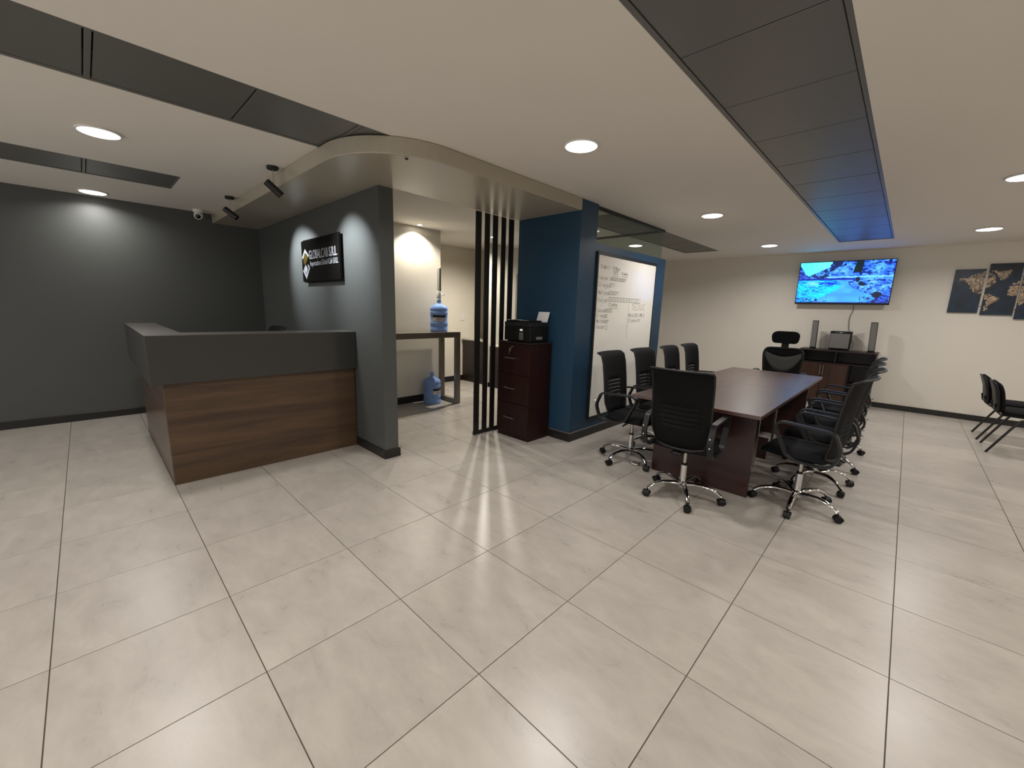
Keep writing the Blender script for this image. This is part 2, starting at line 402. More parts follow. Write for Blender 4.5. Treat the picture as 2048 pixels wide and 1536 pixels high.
# ceiling: slab with openings for the recessed strips
STR = [(0.705, 1.325, -1.40, 8.235), (-1.655, -1.045, Y0, 2.0), (-4.08, -3.455, Y0, 1.02), (-1.59, -.985, 4.63, 8.25)]
xs = sorted({XL-.1, XR+.1, *[v for s in STR for v in s[:2]]}); ys = sorted({Y0-.1, Y1+.1, *[v for s in STR for v in s[2:]]})
cm = MB()
for a, b in zip(xs, xs[1:]):
    run = None
    for c, d in list(zip(ys, ys[1:]))+[(None, None)]:
        hole = c is None or any(s[0] <= (a+b)/2 <= s[1] and s[2] <= (c+d)/2 <= s[3] for s in STR)
        if not hole: run = (run[0], d) if run else (c, d)
        elif run: cm.box(a, b, run[0], run[1], CH, CH+.15); run = None
struct(cm.build('ceiling', 'ceiling'))
struct(MB().box(XL-.1, XR+.1, Y0-.1, Y1+.1, CH+.16, CH+.2).build('trim_1', 'panelgap'))

struct(MB().box(XL-.1, XL, Y0, 2.25, 0, CH).build('wall_left', 'charcoal'))
struct(MB().box(XL, -1.785, 2.11, 2.25, 0, SO-.001).build('wall_reception', 'charcoal'))
struct(MB().box(XL-.1, XR, Y1, Y1+.1, 0, CH).build('wall_far', 'cream'))
struct(MB().box(XR, XR+.1, Y0, Y1+.1, 0, CH).build('wall_right', 'cream'))
struct(MB().box(XL-.1, -3.645, 2.252, 4.12, 0, CH).build('wall_passage', 'cream2'))
struct(MB().box(-4.82, -4.72, 4.122, Y1, 0, CH).build('wall_hall', 'cream2'))
# partition with a grey door seen through the slats
wp = struct(MB().box(-3.95, -3.85, 5.33, Y1, 0, CH).build('wall_partition', 'cream2'))
dr = struct(MB().box(-3.849, -3.815, 6.02, 6.92, 0, 2.10, bev=.002).build('door_1', 'door_grey'))
MB().tube([(-3.815, 6.10, 1.0), (-3.77, 6.10, 1.0), (-3.77, 6.22, 1.0)], .009, 8).build('door_handle', 'steel', dr)
# soffit slab with rounded corner
poly = [(XL, 2.25), (XL, 1.57)]
R_ = .62
for k in range(0, 13):
    a = -PI/2 + (PI/2)*k/12; poly.append((-.91-R_+R_*math.cos(a), 1.57+R_+R_*math.sin(a)))
poly += [(-.91, 3.878), (-1.785, 3.878), (-1.785, 2.25)]
so = MB().prism(poly, SO, CH-.001).build('ceiling_soffit', 'soffit')
struct(so); b_ = so.modifiers.new('bevel', 'BEVEL'); b_.width = .008; b_.segments = 3; b_.limit_method = 'ANGLE'; b_.angle_limit = math.radians(40)
# blue column, low wall
struct(MB().box(-1.785, -.918, 3.88, 4.19, 0, CH-.001).build('wall_blue_column', 'blue'))
struct(MB().box(-1.018, -.918, 4.191, 5.95, 0, 2.185).build('wall_blue', 'blue'))
struct(MB().box(-3.40, -1.019, 5.85, 5.95, 0, 2.185).build('wall_blue_return', 'blue'))
# glass above the low wall
g = struct(MB().box(-.973, -.963, 4.195, 5.905, 2.19, CH-.03).build('window_1', 'glass'))
MB().box(-.985, -.951, 4.192, 5.93, CH-.03, CH-.001).build('window_frame', 'rail', g)
MB().box(-.981, -.955, 4.192, 5.94, 2.1855, 2.195).build('window_sill', 'white', g, label='pale bottom channel of the glass')
g2 = struct(MB().box(-3.40, -.98, 5.905, 5.915, 2.19, CH-.03).build('window_2', 'glass'))
MB().box(-3.40, -.986, 5.895, 5.925, CH-.03, CH-.001).build('window_frame', 'rail', g2)
# baseboards
BH = .085
def bb(name, *boxes, m='base'):
    b = MB()
    for q in boxes: b.box(*q, bev=.002)
    return struct(b.build(name, m))
bb('baseboard_left', (XL, XL+.015, Y0+.02, 2.09, 0, BH))
bb('baseboard_reception', (XL+.016, -1.785, 2.095, 2.11, 0, BH), (-1.785, -1.77, 2.095, 2.265, 0, BH))
bb('baseboard_far', (-3.84, -.98+1.33, Y1-.015, Y1, 0, BH), (.351, XR-.02, Y1-.015, Y1, 0, BH))
bb('baseboard_passage', (-3.645, -3.63, 2.27, 4.12, 0, BH+.02))
bb('baseboard_hall', (-4.72, -4.705, 4.13, 9.3, 0, BH+.02))
bb('baseboard_partition', (-3.85, -3.835, 5.33, 6.0, 0, BH))
bb('baseboard_blue', (-1.2, -.903, 3.865, 3.88, 0, .09), (-.918, -.903, 3.88, 5.965, 0, .09))
cp = MB().box(-1.2, -.905, 3.867, 3.88, .09, .103, bev=.003).box(-.918, -.905, 3.88, 5.963, .09, .103, bev=.003).build('trim_2', 'capstrip'); struct(cp)

# ================================================================ CEILING STRIPS
def strip(label, s, joints, dbl=(), rec=.018):
    x0, x1, y0, y1 = s
    y0 = max(y0, Y0+.01)
    t = thing('ceiling_strip', label, 'ceiling panel', ((x0+x1)/2, (y0+y1)/2, CH), group='recessed dark panel strips in the ceiling')
    f = MB(); fw = .022
    f.box(x0, x0+fw, y0, y1, CH+.001, CH+.03, bev=.002).box(x1-fw, x1, y0, y1, CH+.001, CH+.03, bev=.002)
    f.box(x0+fw, x1-fw, y1-fw*.6, y1, CH+.001, CH+.03, bev=.002)
    f.build('frame', 'panel', t)
    js = [(y0, y0+.001)]+[j if isinstance(j, tuple) else (j-.004, j+.004) for j in joints]+[(y1-fw*.6, y1)]
    for (_, a), (b, _) in zip(js, js[1:]):
        MB().box(x0+fw+.004, x1-fw-.004, a, b, CH+.006, CH+.02, bev=.002).build('panel', 'panel', t)
    for a, b in dbl:
        MB().box(x0+fw+.004, x1-fw-.004, a, b, CH+.003, CH+.024, bev=.002).build('crossbar', 'panel', t)
    return t
strip('long dark grey panelled ceiling strip running over the conference table to the television wall', STR[0], [-.79+.606*k for k in range(0, 15)])
strip('dark grey ceiling strip that ends at the rounded soffit above the reception', STR[1], [-2.1, -1.47, -.85, -.22, (.380, .416), 1.035, (1.600, 1.634)], [(.386, .410), (1.606, 1.628)])
strip('short dark grey ceiling strip nearest the charcoal left wall', STR[2], [-1.47, -.23, (.376, .406)], [(.381, .401)])
strip('dark grey ceiling strip seen behind the glass above the blue wall', STR[3], [5.33, 5.93, 6.53, 7.12, 7.72])

# ================================================================ LAMPS
def ceiling_lamp(x, y, label, k=1.0):
    t = thing('ceiling_lamp', label, 'lamp', (x, y, CH), group='round flush ceiling lamps')
    MB().lathe([(.118, CH), (.122, CH-.006), (.118, CH-.012), (.108, CH-.013), (.108, CH-.004)], x, y, 40).build('frame', 'white', t)
    MB().lathe([(.107, CH-.010), (.10, CH-.016), (.07, CH-.020), (.0, CH-.022)], x, y, 40).build('diffuser', 'lamp', t)
    L = bpy.data.lights.new('lamp_light', 'AREA'); L.shape = 'DISK'; L.size = .2; L.energy = LAMP_W*k; L.color = LAMP_COL; L.spread = math.radians(156)
    lo = bpy.data.objects.new('light_beam', L); COL.objects.link(lo); lo.parent = t; lo.location = (0, 0, -.024)
for x, y, l in [(-2.57, .46, 'lit round ceiling lamp between the two left ceiling strips, nearer the camera'),
                (-4.95, .46, 'lit round ceiling lamp closest to the charcoal left wall'),
                (-.155, 2.75, 'large lit round ceiling lamp in the middle, just in front of the rounded soffit'),
                (-.155, 5.36, 'lit round ceiling lamp beside the glass above the blue wall'),
                (-.150, 8.00, 'small looking lit round ceiling lamp farthest back, left of the television'),
                (2.13, 5.39, 'lit round ceiling lamp cut by the right edge of the picture'),
                (2.17, 7.95, 'lit round ceiling lamp above the world map panels'),
                (-1.89, 6.88, 'lit round ceiling lamp seen through the glass above the blue wall'),
                (2.13, 2.75, 'lit round ceiling lamp right of the long strip, out of the picture'),
                (2.13, .13, 'lit round ceiling lamp over the camera, out of the picture'),
                (-.155, .13, 'lit round ceiling lamp left of the camera, out of the picture'),
                (4.40, 5.39, 'lit round ceiling lamp near the right wall, level with the table'),
                (4.40, 2.75, 'lit round ceiling lamp near the right wall, level with the camera'),
                (-2.57, -1.9, 'lit round ceiling lamp in the rear left of the room'),
                (2.13, -1.9, 'lit round ceiling lamp in the rear right of the room'),
                (4.40, 7.95, 'lit round ceiling lamp near the right wall and the far wall, out of the picture'),
                (-.155, -1.9, 'lit round ceiling lamp in the middle of the rear of the room')]:
    ceiling_lamp(x, y, l, (.62 if x < -4 else .85 if x < -2 else 1.0))   # power reduced towards the left wall
def downlight(name, x, y, label, power, size, blend, rad=.03):
    t = thing(name, label, 'lamp', (x, y, CH))
    MB().lathe([(.05, CH), (.052, CH-.005), (.036, CH-.005), (.03, CH-.001)], x, y, 24).build('trim_ring', 'white', t)
    MB().lathe([(.029, CH-.003), (.0, CH-.004)], x, y, 20).build('bulb', 'spotface', t)
    L = bpy.data.lights.new(name+'_light', 'SPOT'); L.energy = power; L.color = (1, .94, .85); L.spot_size = size; L.spot_blend = blend; L.shadow_soft_size = rad
    lo = bpy.data.objects.new('light_beam', L); COL.objects.link(lo); lo.parent = t; lo.location = (0, 0, -.012)
downlight('downlight', -3.50, 3.66, 'small recessed downlight above the taupe water table', DOWN_W, math.radians(128), .6, .014)
downlight('downlight', -3.37, 4.94, 'small bright downlight shining between the black slats', 170, math.radians(160), .8)
def pendant(x, y, zt, aim, label):
    t = thing('spotlight', label, 'spotlight', (x, y, CH), group='black pendant spotlights over the reception')
    MB().lathe([(.045, CH), (.045, CH-.022), (.04, CH-.026), (0, CH-.026)], x, y, 24).build('canopy', 'blackmetal', t)
    MB().tube([(x, y, CH-.02), (x, y, zt+.02)], .0035, 8).build('rod', 'steel', t)
    d = (Vector(aim)-Vector((x, y, zt))).normalized(); q = Vector((0, 0, -1)).rotation_difference(d).to_matrix().to_4x4()
    Mx = Matrix.Translation((x, y, zt)) @ q
    h = MB().lathe([(0, .075), (.026, .075), (.03, .07), (.03, -.07), (.027, -.072), (.027, -.062)], 0, 0, 24, M=Mx).build('lamp_head', 'blackmetal', t)
    MB().lathe([(.0265, -.060), (.0, -.062)], 0, 0, 20, M=Mx).build('bulb', 'spotface', h)
    L = bpy.data.lights.new('spot_light', 'SPOT'); L.energy = SPOT_W; L.color = SPOT_COL; L.spot_size = math.radians(76); L.spot_blend = 1.0; L.shadow_soft_size = .02
    lo = bpy.data.objects.new('light_beam', L); COL.objects.link(lo); lo.parent = t
    lo.matrix_basis = Matrix.Translation(Vector((0, 0, zt-CH)) + d*.075) @ q
pendant(-3.93, 1.5, 2.40, (-3.62, 2.11, 1.86), 'black pendant spotlight nearer the corner, lighting the left side of the sign')
pendant(-2.41, 1.49, 2.40, (-2.33, 2.11, 1.86), 'black pendant spotlight nearer the camera, lighting the right side of the sign')

# dome security camera
t = thing('security_camera', 'white dome security camera at the ceiling corner over the reception', 'camera', (-5.08, 1.40, CH))
MB().lathe([(.055, CH), (.055, CH-.03), (.05, CH-.035), (0, CH-.035)], -5.08, 1.40, 28).build('mount', 'white', t)
d = Vector((1.0, -.35, -.45)).normalized(); q = Vector((0, 0, 1)).rotation_difference(d).to_matrix().to_4x4()
Mx = Matrix.Translation((-5.08, 1.40, CH-.07)) @ q
MB().lathe([(.001, -.05), (.03, -.042), (.046, -.02), (.05, 0), (.046, .02), (.036, .036), (.03, .038)], 0, 0, 28, M=Mx).build('dome', 'white', t)
MB().lathe([(.03, .0382), (.028, .043), (.014, .046), (0, .046)], 0, 0, 24, M=Mx).build('camera_lens', 'lens', t)
tag(MB().lathe([(.012, SO), (.010, SO-.008), (0, SO-.010)], -1.034, 1.925, 16).build('ceiling_sensor', 'greyplastic'), 'tiny dark sensor dot on the underside of the rounded soffit', 'sensor')

# ================================================================ RECEPTION COUNTER
t = thing('reception_counter', 'L-shaped reception counter with dark grey top band and walnut panels', 'counter', (-2.348, .60, 0))
zb, zt = .818, 1.186
L_ = [(-2.31, .53), (-2.31, 2.106), (-2.62, 2.106), (-2.62, .775), (-4.337, .775), (-4.337, .53)]
def bevel(o, w=.003, s=2):
    b = o.modifiers.new('bevel', 'BEVEL'); b.width = w; b.segments = s; b.limit_method = 'ANGLE'; return o
bevel(MB().prism(L_, zb, zt-.004).build('upper_band', 'counter_grey', t, label='dark grey overhanging band'), .002)
bevel(MB().prism([(x+(-.001 if i in (0,1) else 0), y) for i, (x, y) in enumerate(L_)], zt-.0035, zt).build('counter_top', mat('counter_top_laminate', '#57544f', .3, noise=.05), t), .001)
bevel(MB().box(-2.385, -2.348, .60, 2.094, .0, zb-.001).build('front_panel', 'walnut', t, label='walnut front panel with wavy grain'), .002)
bevel(MB().box(-4.24, -2.386, .60, .636, .0, zb-.001).build('side_panel', wood('walnut_side', '#38291f', '#554234', 'X', 1.0, .3), t), .002)
bevel(MB().box(-4.24, -2.665, .78, 1.35, .72, .745).box(-2.66-.0, -2.39, .64, 2.09, .72, .745).build('inner_worktop', 'counter_grey', t), .002)

# sign on the reception wall
t = thing('company_sign', 'square black acrylic sign with silver lettering lit by two spotlights', 'sign', (-3.01, 2.10, 1.69))
sx0, sx1, sz0, sz1, sy = -3.51, -2.505, 1.692, 2.138, 2.066
MB().box(sx0, sx1, sy, sy+.008, sz0, sz1, bev=.002).build('front_panel', 'signblack', t)
MB().box(sx0+.022, sx1+.004, sy+.012, sy+.018, sz0-.010, sz1+.012, bev=.002).build('back_panel', 'signblack', t)
for x in (sx0+.06, sx1-.06):
    for z in (sz0+.05, sz1-.05):
        MB().tube([(x, sy+.008, z), (x, 2.109, z)], .008, 10).build('standoff', 'steel', t)
U, V = (1, 0, 0), (0, 0, 1); yf = sy-.0045
def sgn(u, v): return (sx0+u*(sx1-sx0), yf+.0045, sz0+v*(sz1-sz0))
text_part('GLOBALCAB S.R.L.', 'lettering', 'silver', t, sgn(.23, .53), U, V, .73, .095, .005, 'large silver company lettering')
text_part('Importadora Global Cab S.R.L.', 'lettering', 'silver', t, sgn(.25, .325), U, V, .73, .075, .004, 'smaller silver company lettering')
def flatpoly(name, uv, m, th, lab=None):
    b = MB(); n = len(uv); P = [sgn(u, v) for u, v in uv]
    A = [(p[0], p[1], p[2]) for p in P]; B = [(p[0], p[1]-th, p[2]) for p in P]
    b.add(A+B, [tuple(range(n)), tuple(range(n, 2*n))[::-1]]+[(i, n+i, n+(i+1) % n, (i+1) % n) for i in range(n)]); return b.build(name, m, t, label=lab)
flatpoly('emblem', [(.02, .60), (.115, .80), (.225, .63), (.20, .59), (.115, .72), (.045, .56)], 'silver', .004, 'silver upper chevron of the emblem')
flatpoly('emblem', [(.05, .57), (.115, .695), (.19, .58), (.11, .40), (.055, .45)], 'gold', .003, 'gold diamond of the emblem')
flatpoly('emblem', [(.03, .27), (.045, .30), (.12, .17), (.205, .31), (.17, .40), (.19, .42), (.235, .32), (.12, .06)], 'silver', .004, 'silver lower chevron of the emblem')
flatpoly('emblem', [(.055, .31), (.11, .42), (.17, .31), (.12, .20)], 'silver', .003, 'silver lower diamond of the emblem')

# ================================================================ PASSAGE: console table, bottles, slats, filing cabinet
t = thing('console_table', 'taupe open-frame console table holding a blue water bottle', 'table', (-3.38, 4.12, 0))
tx0, tx1, ty0, ty1, tz = -3.60, -3.15, 2.36, 4.12, 1.09
b = bevel(MB().box(tx0, tx1, ty0, ty1, tz-.08, tz).build('tabletop', 'taupe', t), .003)
for y0_, y1_ in ((ty1-.075, ty1), (ty0, ty0+.075)):
    bevel(MB().box(tx1-.06, tx1, y0_, y1_, .0, tz-.081).build('leg', 'taupe', t), .002)
    bevel(MB().box(tx0, tx0+.06, y0_, y1_, .0, tz-.081).build('leg', 'taupe', t), .002)
    bevel(MB().box(tx0+.061, tx1-.061, y0_, y1_, .0, .07).build('foot_rail', 'taupe', t), .002)
def water_bottle(x, y, z, label, lab_ang, pump):
    t = thing('water_bottle', label, 'bottle', (x, y, z), group='blue refill water bottles')
    pr = [(.0, 0), (.12, 0), (.13, .012), (.13, .06), (.124, .07), (.124, .078), (.13, .09), (.13, .135), (.126, .142), (.126, .25), (.13, .258), (.13, .29), (.124, .298), (.124, .306), (.13, .316), (.13, .335),
          (.118, .362), (.085, .385), (.045, .398), (.03, .41), (.027, .44), (.031, .445), (.031, .455), (.027, .458), (.027, .475), (0, .475)]
    MB().lathe(pr, 0, 0, 36).build('bottle_body', 'bottle', t, world=False)
    # wrap label
    def wrap(a0, a1, z0, z1, r, name, m, par=t):
        n = 10; vs = []; fs = []
        for k in range(n+1):
            a = a0+(a1-a0)*k/n
            for zz in (z0, z1): vs.append((r*math.cos(a), r*math.sin(a), zz))
        for k in range(n): fs.append((2*k, 2*k+2, 2*k+3, 2*k+1))
        return MB().add(vs, fs, True).build(name, m, par, world=False)
    wrap(lab_ang-.85, lab_ang+.75, .15, .205, .1275, 'bottle_label', 'label')
    wrap(lab_ang-.85, lab_ang+.75, .205, .24, .1275, 'bottle_label', 'labelnavy')
    # upside-down brand word on the wrap
    me = text_mesh('CLAIR', 0.0); xs_ = [v.co.x for v in me.vertices]; ys_ = [v.co.y for v in me.vertices]
    for v in me.vertices:
        u = (v.co.x-min(xs_))/(max(xs_)-min(xs_)); h = v.co.y/max(ys_)
        u, h = 1-u, 1-h
        a = lab_ang-.35+u*.95; v.co = Vector((.1282*math.cos(a), .1282*math.sin(a), .16+h*.036))
    me.materials.clear(); me.materials.append(MT['greyplastic']); o = bpy.data.objects.new('label_text', me); COL.objects.link(o); o.parent = t
    if pump:
        p = MB().lathe([(.031, .455), (.036, .456), (.036, .47), (.030, .475), (.034, .48), (.036, .50), (.036, .572), (.03, .585), (0, .588)], 0, 0, 24).build('pump', 'white', t, world=False, label='white hand pump')
        MB().tube([(0, .03, .525), (.0, .065, .535), (.0, .08, .55), (0, .095, .548), (0, .10, .53)], .008, 8).build('spout', 'white', p, world=False)
    return t
water_bottle(-3.40, 3.91, tz, 'blue water bottle with white pump standing on the taupe console table', -.55, True)
water_bottle(-3.43, 3.80, 0, 'blue water bottle on the floor under the taupe console table', .35, False)
tag(MB().box(-3.644, -3.632, 4.095, 4.121, 1.44, 2.03, bev=.002).build('edge_strip', 'blackmetal'), 'thin black vertical strip on the pale wall edge behind the pump bottle', 'strip')

t = thing('slat_screen', 'black floor-to-soffit slat screen beside the filing cabinet', 'screen', (-1.80, 3.24, 0))
MB().box(-1.815, -1.790, 3.228, 3.872, 0, .045, bev=.002).build('bottom_rail', 'blackmetal', t)
for a, b_ in ((3.228, 3.31), (3.358, 3.433), (3.478, 3.554), (3.609, 3.68), (3.729, 3.811)):
    MB().box(-1.807, -1.797, a, b_, .0455, SO-.001, bev=.002).build('slat', 'blackmetal', t)

t = thing('filing_cabinet', 'dark mahogany three-drawer filing cabinet with a printer on top', 'cabinet', (-1.445, 3.68, 0))
fx0, fx1, fy0, fy1, fz = -1.675, -1.205, 3.49, 3.86, 1.10
bevel(MB().box(fx0, fx1, fy0+.018, fy1, 0, fz-.022).build('body', 'mahogany', t), .002)
bevel(MB().box(fx0-.006, fx1+.008, fy0-.004, fy1, fz-.021, fz).build('top_panel', 'darkwood', t), .002)
for k, (a, b_) in enumerate(((.06, .405), (.411, .735), (.741, fz-.025))):
    d_ = bevel(MB().box(fx0+.003, fx1-.003, fy0, fy0+.0175, a, b_).build('drawer', 'mahogany', t), .002)
    zh = (.24, .58, .92)[k]
    MB().tube([(-1.555, fy0, zh), (-1.555, fy0-.022, zh), (-1.40, fy0-.022, zh), (-1.40, fy0, zh)], .0075, 8).build('handle', 'steel', d_)
    if k == 2:
        Mx = Matrix.Translation((-1.455, fy0, 1.045)) @ Matrix.Rotation(PI/2, 4, 'X')
        lk = MB().lathe([(.012, 0), (.012, .012), (0, .014)], 0, 0, 16, M=Mx).build('lock', 'steel', d_)
        MB().tube([(-1.462, fy0-.014, 1.04), (-1.49, fy0-.016, 1.02), (-1.495, fy0-.014, .985)], .0025, 6).tube([(-1.475, fy0-.014, 1.035), (-1.478, fy0-.012, .995)], .002, 6)\
            .box(-1.502, -1.488, fy0-.016, fy0-.013, .955, .985).build('key', 'steel', t)

t = thing('printer', 'black all-in-one printer with keypad on the mahogany filing cabinet', 'printer', (-1.43, 3.68, fz))
px0, px1, py0, py1 = -1.635, -1.245, 3.53, 3.84
bd = bevel(MB().box(px0, px1, py0, py1, fz+.008, fz+.165).build('body', 'blackplastic', t), .006)
bevel(MB().box(px0+.005, px1-.005, py0-.004, py1-.02, fz+.166, fz+.215).build('scanner_lid', 'greyplastic', t), .005)
bevel(MB().box(px0+.02, px1-.03, py0+.005, py0+.22, fz+.2155, fz+.235).build('document_feeder', 'blackplastic', t), .005)
for x in (px0+.04, px1-.06):
    for y in (py0+.03, py1-.06): MB().box(x, x+.03, y, y+.03, fz, fz+.0085).build('foot', 'blackplastic', t)
kp = bevel(MB().box(-1.395, -1.325, py0-.018, py0-.0045, fz+.02, fz+.150).build('control_panel', 'greyplastic', t), .003)
MB().box(-1.378, -1.342, py0-.0195, py0-.0185, fz+.122, fz+.142).build('display', 'lcd', kp)
for r in range(5):
    for c in range(4):
        x = -1.389+c*.0155; z = fz+.028+r*.016
        MB().box(x, x+.011, py0-.021, py0-.0185, z, z+.010).build('key', 'speakergrey', kp)
MB().box(px1-.0, px1+.0012, py0+.10, py0+.20, fz+.03, fz+.06).build('side_sticker', 'speakergrey', t, label='grey sticker on printer side')
Mx = Matrix.Translation((-1.32, 3.80, fz+.217)) @ Matrix.Rotation(-.35, 4, 'X')
tag(MB().box(-.08, .08, 0, .002, .0, .12, M=Mx).build('paper_sheet', 'paper'), 'white paper sheet standing in the rear tray of the printer', 'paper')

# hall beyond: desk, switch, outlet
t = thing('hall_desk', 'dark desk with pale top against the passage wall behind the slats', 'desk', (-4.3, 5.6, 0))
MB().box(-4.703, -3.97, 5.40, 7.4, .82, .85, bev=.002).build('desk_top', 'deskgrey', t, label='pale grey top')
MB().box(-4.70, -4.0, 5.43, 5.455, .0, .819, bev=.002).build('side_panel', 'darkwood', t)
MB().box(-4.70, -4.0, 7.34, 7.365, .0, .819, bev=.002).build('side_panel', 'darkwood', t)
t = thing('low_cabinet', 'low black cabinet with pale top along the partition behind the slats', 'cabinet', (-3.6, 5.6, 0))
MB().box(-3.834, -3.47, 5.36, 5.96, .06, .76, bev=.002).build('body', 'darkwood', t)
MB().box(-3.834, -3.45, 5.35, 5.97, .7605, .785, bev=.002).build('top_panel', 'deskgrey', t)
MB().box(-3.80, -3.50, 5.38, 5.94, 0, .0595).build('plinth', 'darkwood', t)
t = thing('light_switch', 'white light switch plate on the passage wall above the desk', 'switch', (-4.72, 5.45, 1.25))
MB().box(-4.719, -4.712, 5.39, 5.47, 1.20, 1.315, bev=.002).build('plate', 'white', t)
MB().box(-4.7118, -4.708, 5.415, 5.445, 1.235, 1.28, bev=.001).build('rocker', 'label', t)
t = thing('wall_outlet', 'white wall outlet seen through the console table legs', 'outlet', (-4.72, 4.93, .75))
MB().box(-4.719, -4.712, 4.89, 4.97, .72, .83, bev=.002).build('plate', 'white', t)
for z in (.75, .79): MB().box(-4.7118, -4.7105, 4.915, 4.945, z-.012, z+.012).build('socket', 'greyplastic', t)

# ================================================================ WHITEBOARD
t = thing('whiteboard', 'tall whiteboard with black frame and handwriting on the blue wall', 'whiteboard', (-.91, 4.93, .21))
wy0, wy1, wz0, wz1 = 4.21, 5.655, .215, 2.098
MB().box(-.917, -.903, wy0+.02, wy1-.012, wz0+.012, wz1-.028, bev=.001).build('board', 'whiteboard', t)
fr = MB(); fr.box(-.917, -.896, wy0-.002, wy0+.022, wz0-.01, wz1+.004, bev=.002).box(-.917, -.896, wy1-.016, wy1, wz0-.01, wz1+.004, bev=.002)
fr.box(-.917, -.896, wy0+.022, wy1-.016, wz1-.03, wz1+.004, bev=.002).box(-.917, -.896, wy0+.022, wy1-.016, wz0-.01, wz0+.014, bev=.002).build('frame', 'blackmetal', t)
F = {'A': [[(0,0),(2,6),(4,0)],[(1,2),(3,2)]], 'C': [[(4,5.2),(2.5,6),(.8,5),(0,3),(.8,1),(2.5,0),(4,.8)]], 'D': [[(0,0),(0,6),(2.5,5.5),(4,3.5),(3.5,1),(0,0)]],
 'E': [[(4,6),(0,6),(0,0),(4,0)],[(0,3),(3,3)]], 'M': [[(0,0),(.4,6),(2,2),(3.6,6),(4,0)]], 'N': [[(0,0),(0,6),(4,0),(4,6)]], 'O': [[(2,6),(0,4),(0,2),(2,0),(4,2),(4,4),(2,6)]],
 'P': [[(0,0),(0,6),(3,6),(4,4.6),(3,3),(0,3)]], 'S': [[(4,5),(2,6),(0,4.6),(4,1.6),(2,0),(0,1)]], 'U': [[(0,6),(0,1.5),(2,0),(4,1.5),(4,6)]], 'I': [[(1,0),(1,6)]], 'V': [[(0,6),(2,0),(4,6)]],
 'a': [[(3.4,3.4),(1,4),(0,2),(1,0),(3,.8),(3.4,4),(3.5,.6),(4.2,0)]], 'b': [[(0,6),(0,0),(2.6,0),(3.4,2),(2.4,3.8),(0,3)]], 'c': [[(3.2,3.4),(1.4,4),(0,2),(1.2,0),(3.2,.6)]],
 'e': [[(0,2),(3.2,2.2),(2.4,4),(.8,3.8),(0,1.6),(1.2,0),(3.4,.6)]], 'g': [[(3.2,3.6),(1,4),(0,2.4),(1.4,.6),(3.2,2)],[(3.2,4),(3.2,-1.4),(1.6,-2),(.2,-1.2)]], 'i': [[(1,4),(1,0)],[(1,5.2),(1,5.5)]],
 'l': [[(1,6),(1,0)]], 'n': [[(0,4),(0,0)],[(0,3),(1.6,4),(3,3.2),(3.2,0)]], 'o': [[(1.6,4),(0,2.6),(.4,.6),(1.8,0),(3.2,1.4),(3,3.2),(1.6,4)]], 'r': [[(0,4),(0,0)],[(0,2.6),(1.4,4),(2.8,3.8)]],
 's': [[(3,3.6),(1,4),(.2,3),(3,1.2),(1.6,0),(0,.4)]], 't': [[(1.4,6),(1.4,.6),(2.8,0)],[(0,4),(3,4)]], 'y': [[(0,4),(1.6,1)],[(3.4,4),(.4,-2)]], '0': [[(2,6),(.4,4.4),(.4,1.6),(2,0),(3.6,1.6),(3.6,4.4),(2,6)]],
 '1': [[(.6,4.8),(2,6),(2,0)]], '6': [[(3.4,6),(.6,3.4),(.4,1.2),(2,0),(3.6,1.4),(2.8,3),(.6,2.4)]], '8': [[(2,3.2),(.4,4.6),(2,6),(3.4,4.6),(.4,1.4),(2,0),(3.6,1.4),(2,3.2)]],
 '9': [[(3.4,4),(1.6,3),(.4,4.6),(2,6),(3.4,5),(3,0)]], '-': [[(.4,3),(3.6,3)]], ',': [[(1,.6),(.4,-1)]], '.': [[(1,0),(1,.3)]], 'd': [[(3.2,6),(3.2,0),(1,0),(0,2),(1,3.8),(3.2,3)]],
 '#': [[(0,0),(0,5),(4,5),(4,0),(0,0)],[(0,0),(4,5)]], '[': [[(0,0),(0,5),(4,5),(4,0),(0,0)]], ']': [[(0,0),(0,5),(4,5)]], '|': [[(0,0),(0,5),(4,5),(4,0)]], '~': [[(0,2),(4,6)],[(0,4),(4,4)],[(1,0),(4,2)],[(3,6),(1,1)]]}
def strokes(mb, polys, y, z, s, w=.0019, sxf=1.0):
    for pl_ in polys:
        for (a, b), (c, d) in zip(pl_, pl_[1:]):
            p = Vector((a*s*sxf, b*s)); q_ = Vector((c*s*sxf, d*s)); e = q_-p
            if e.length < 1e-6: continue
            n = Vector((-e.y, e.x)).normalized()*w; e = e.normalized()*w*.6; p -= e; q_ += e
            x = -.9022
            mb.add([(x, y+p.x-n.x, z+p.y-n.y), (x, y+q_.x-n.x, z+q_.y-n.y), (x, y+q_.x+n.x, z+q_.y+n.y), (x, y+p.x+n.x, z+p.y+n.y)], [(0, 1, 2, 3)])
def write(txt, y, z, h, adv=5.4, w=.0019, sxf=1.0, ul=False):
    mb = MB(); s = h/6; yy = y
    for ch in txt:
        if ch in F: strokes(mb, F[ch], yy, z, s, w, sxf)
        yy += s*sxf*(adv if ch != ' ' else 3)
    if ul: strokes(mb, [[(0, 0), (1, 0)]], y, z-.02, yy-y, w)
    o = mb.build('handwriting', 'ink', t); o['kind'] = 'stuff'; return o
WB = lambda u, v: (wy0+u*(wy1-wy0), wz1-v*(wz1-wz0))
def row(txt, u, v, h, **k):
    y, z = WB(u, v)
    if not txt.startswith(('10', 'Meta', 'Cli', 'CAPE')): k['sxf'] = k.get('sxf', 1)*1.28
    return write(txt, y, z, h*.52, **k)
row('10 abril - 10 Mayo', 0.0484, 0.0897, 0.075, adv=5.4, sxf=0.75)
row('CAPE', 0.2330, 0.1139, 0.075, adv=5.4, sxf=0.90, ul=True)
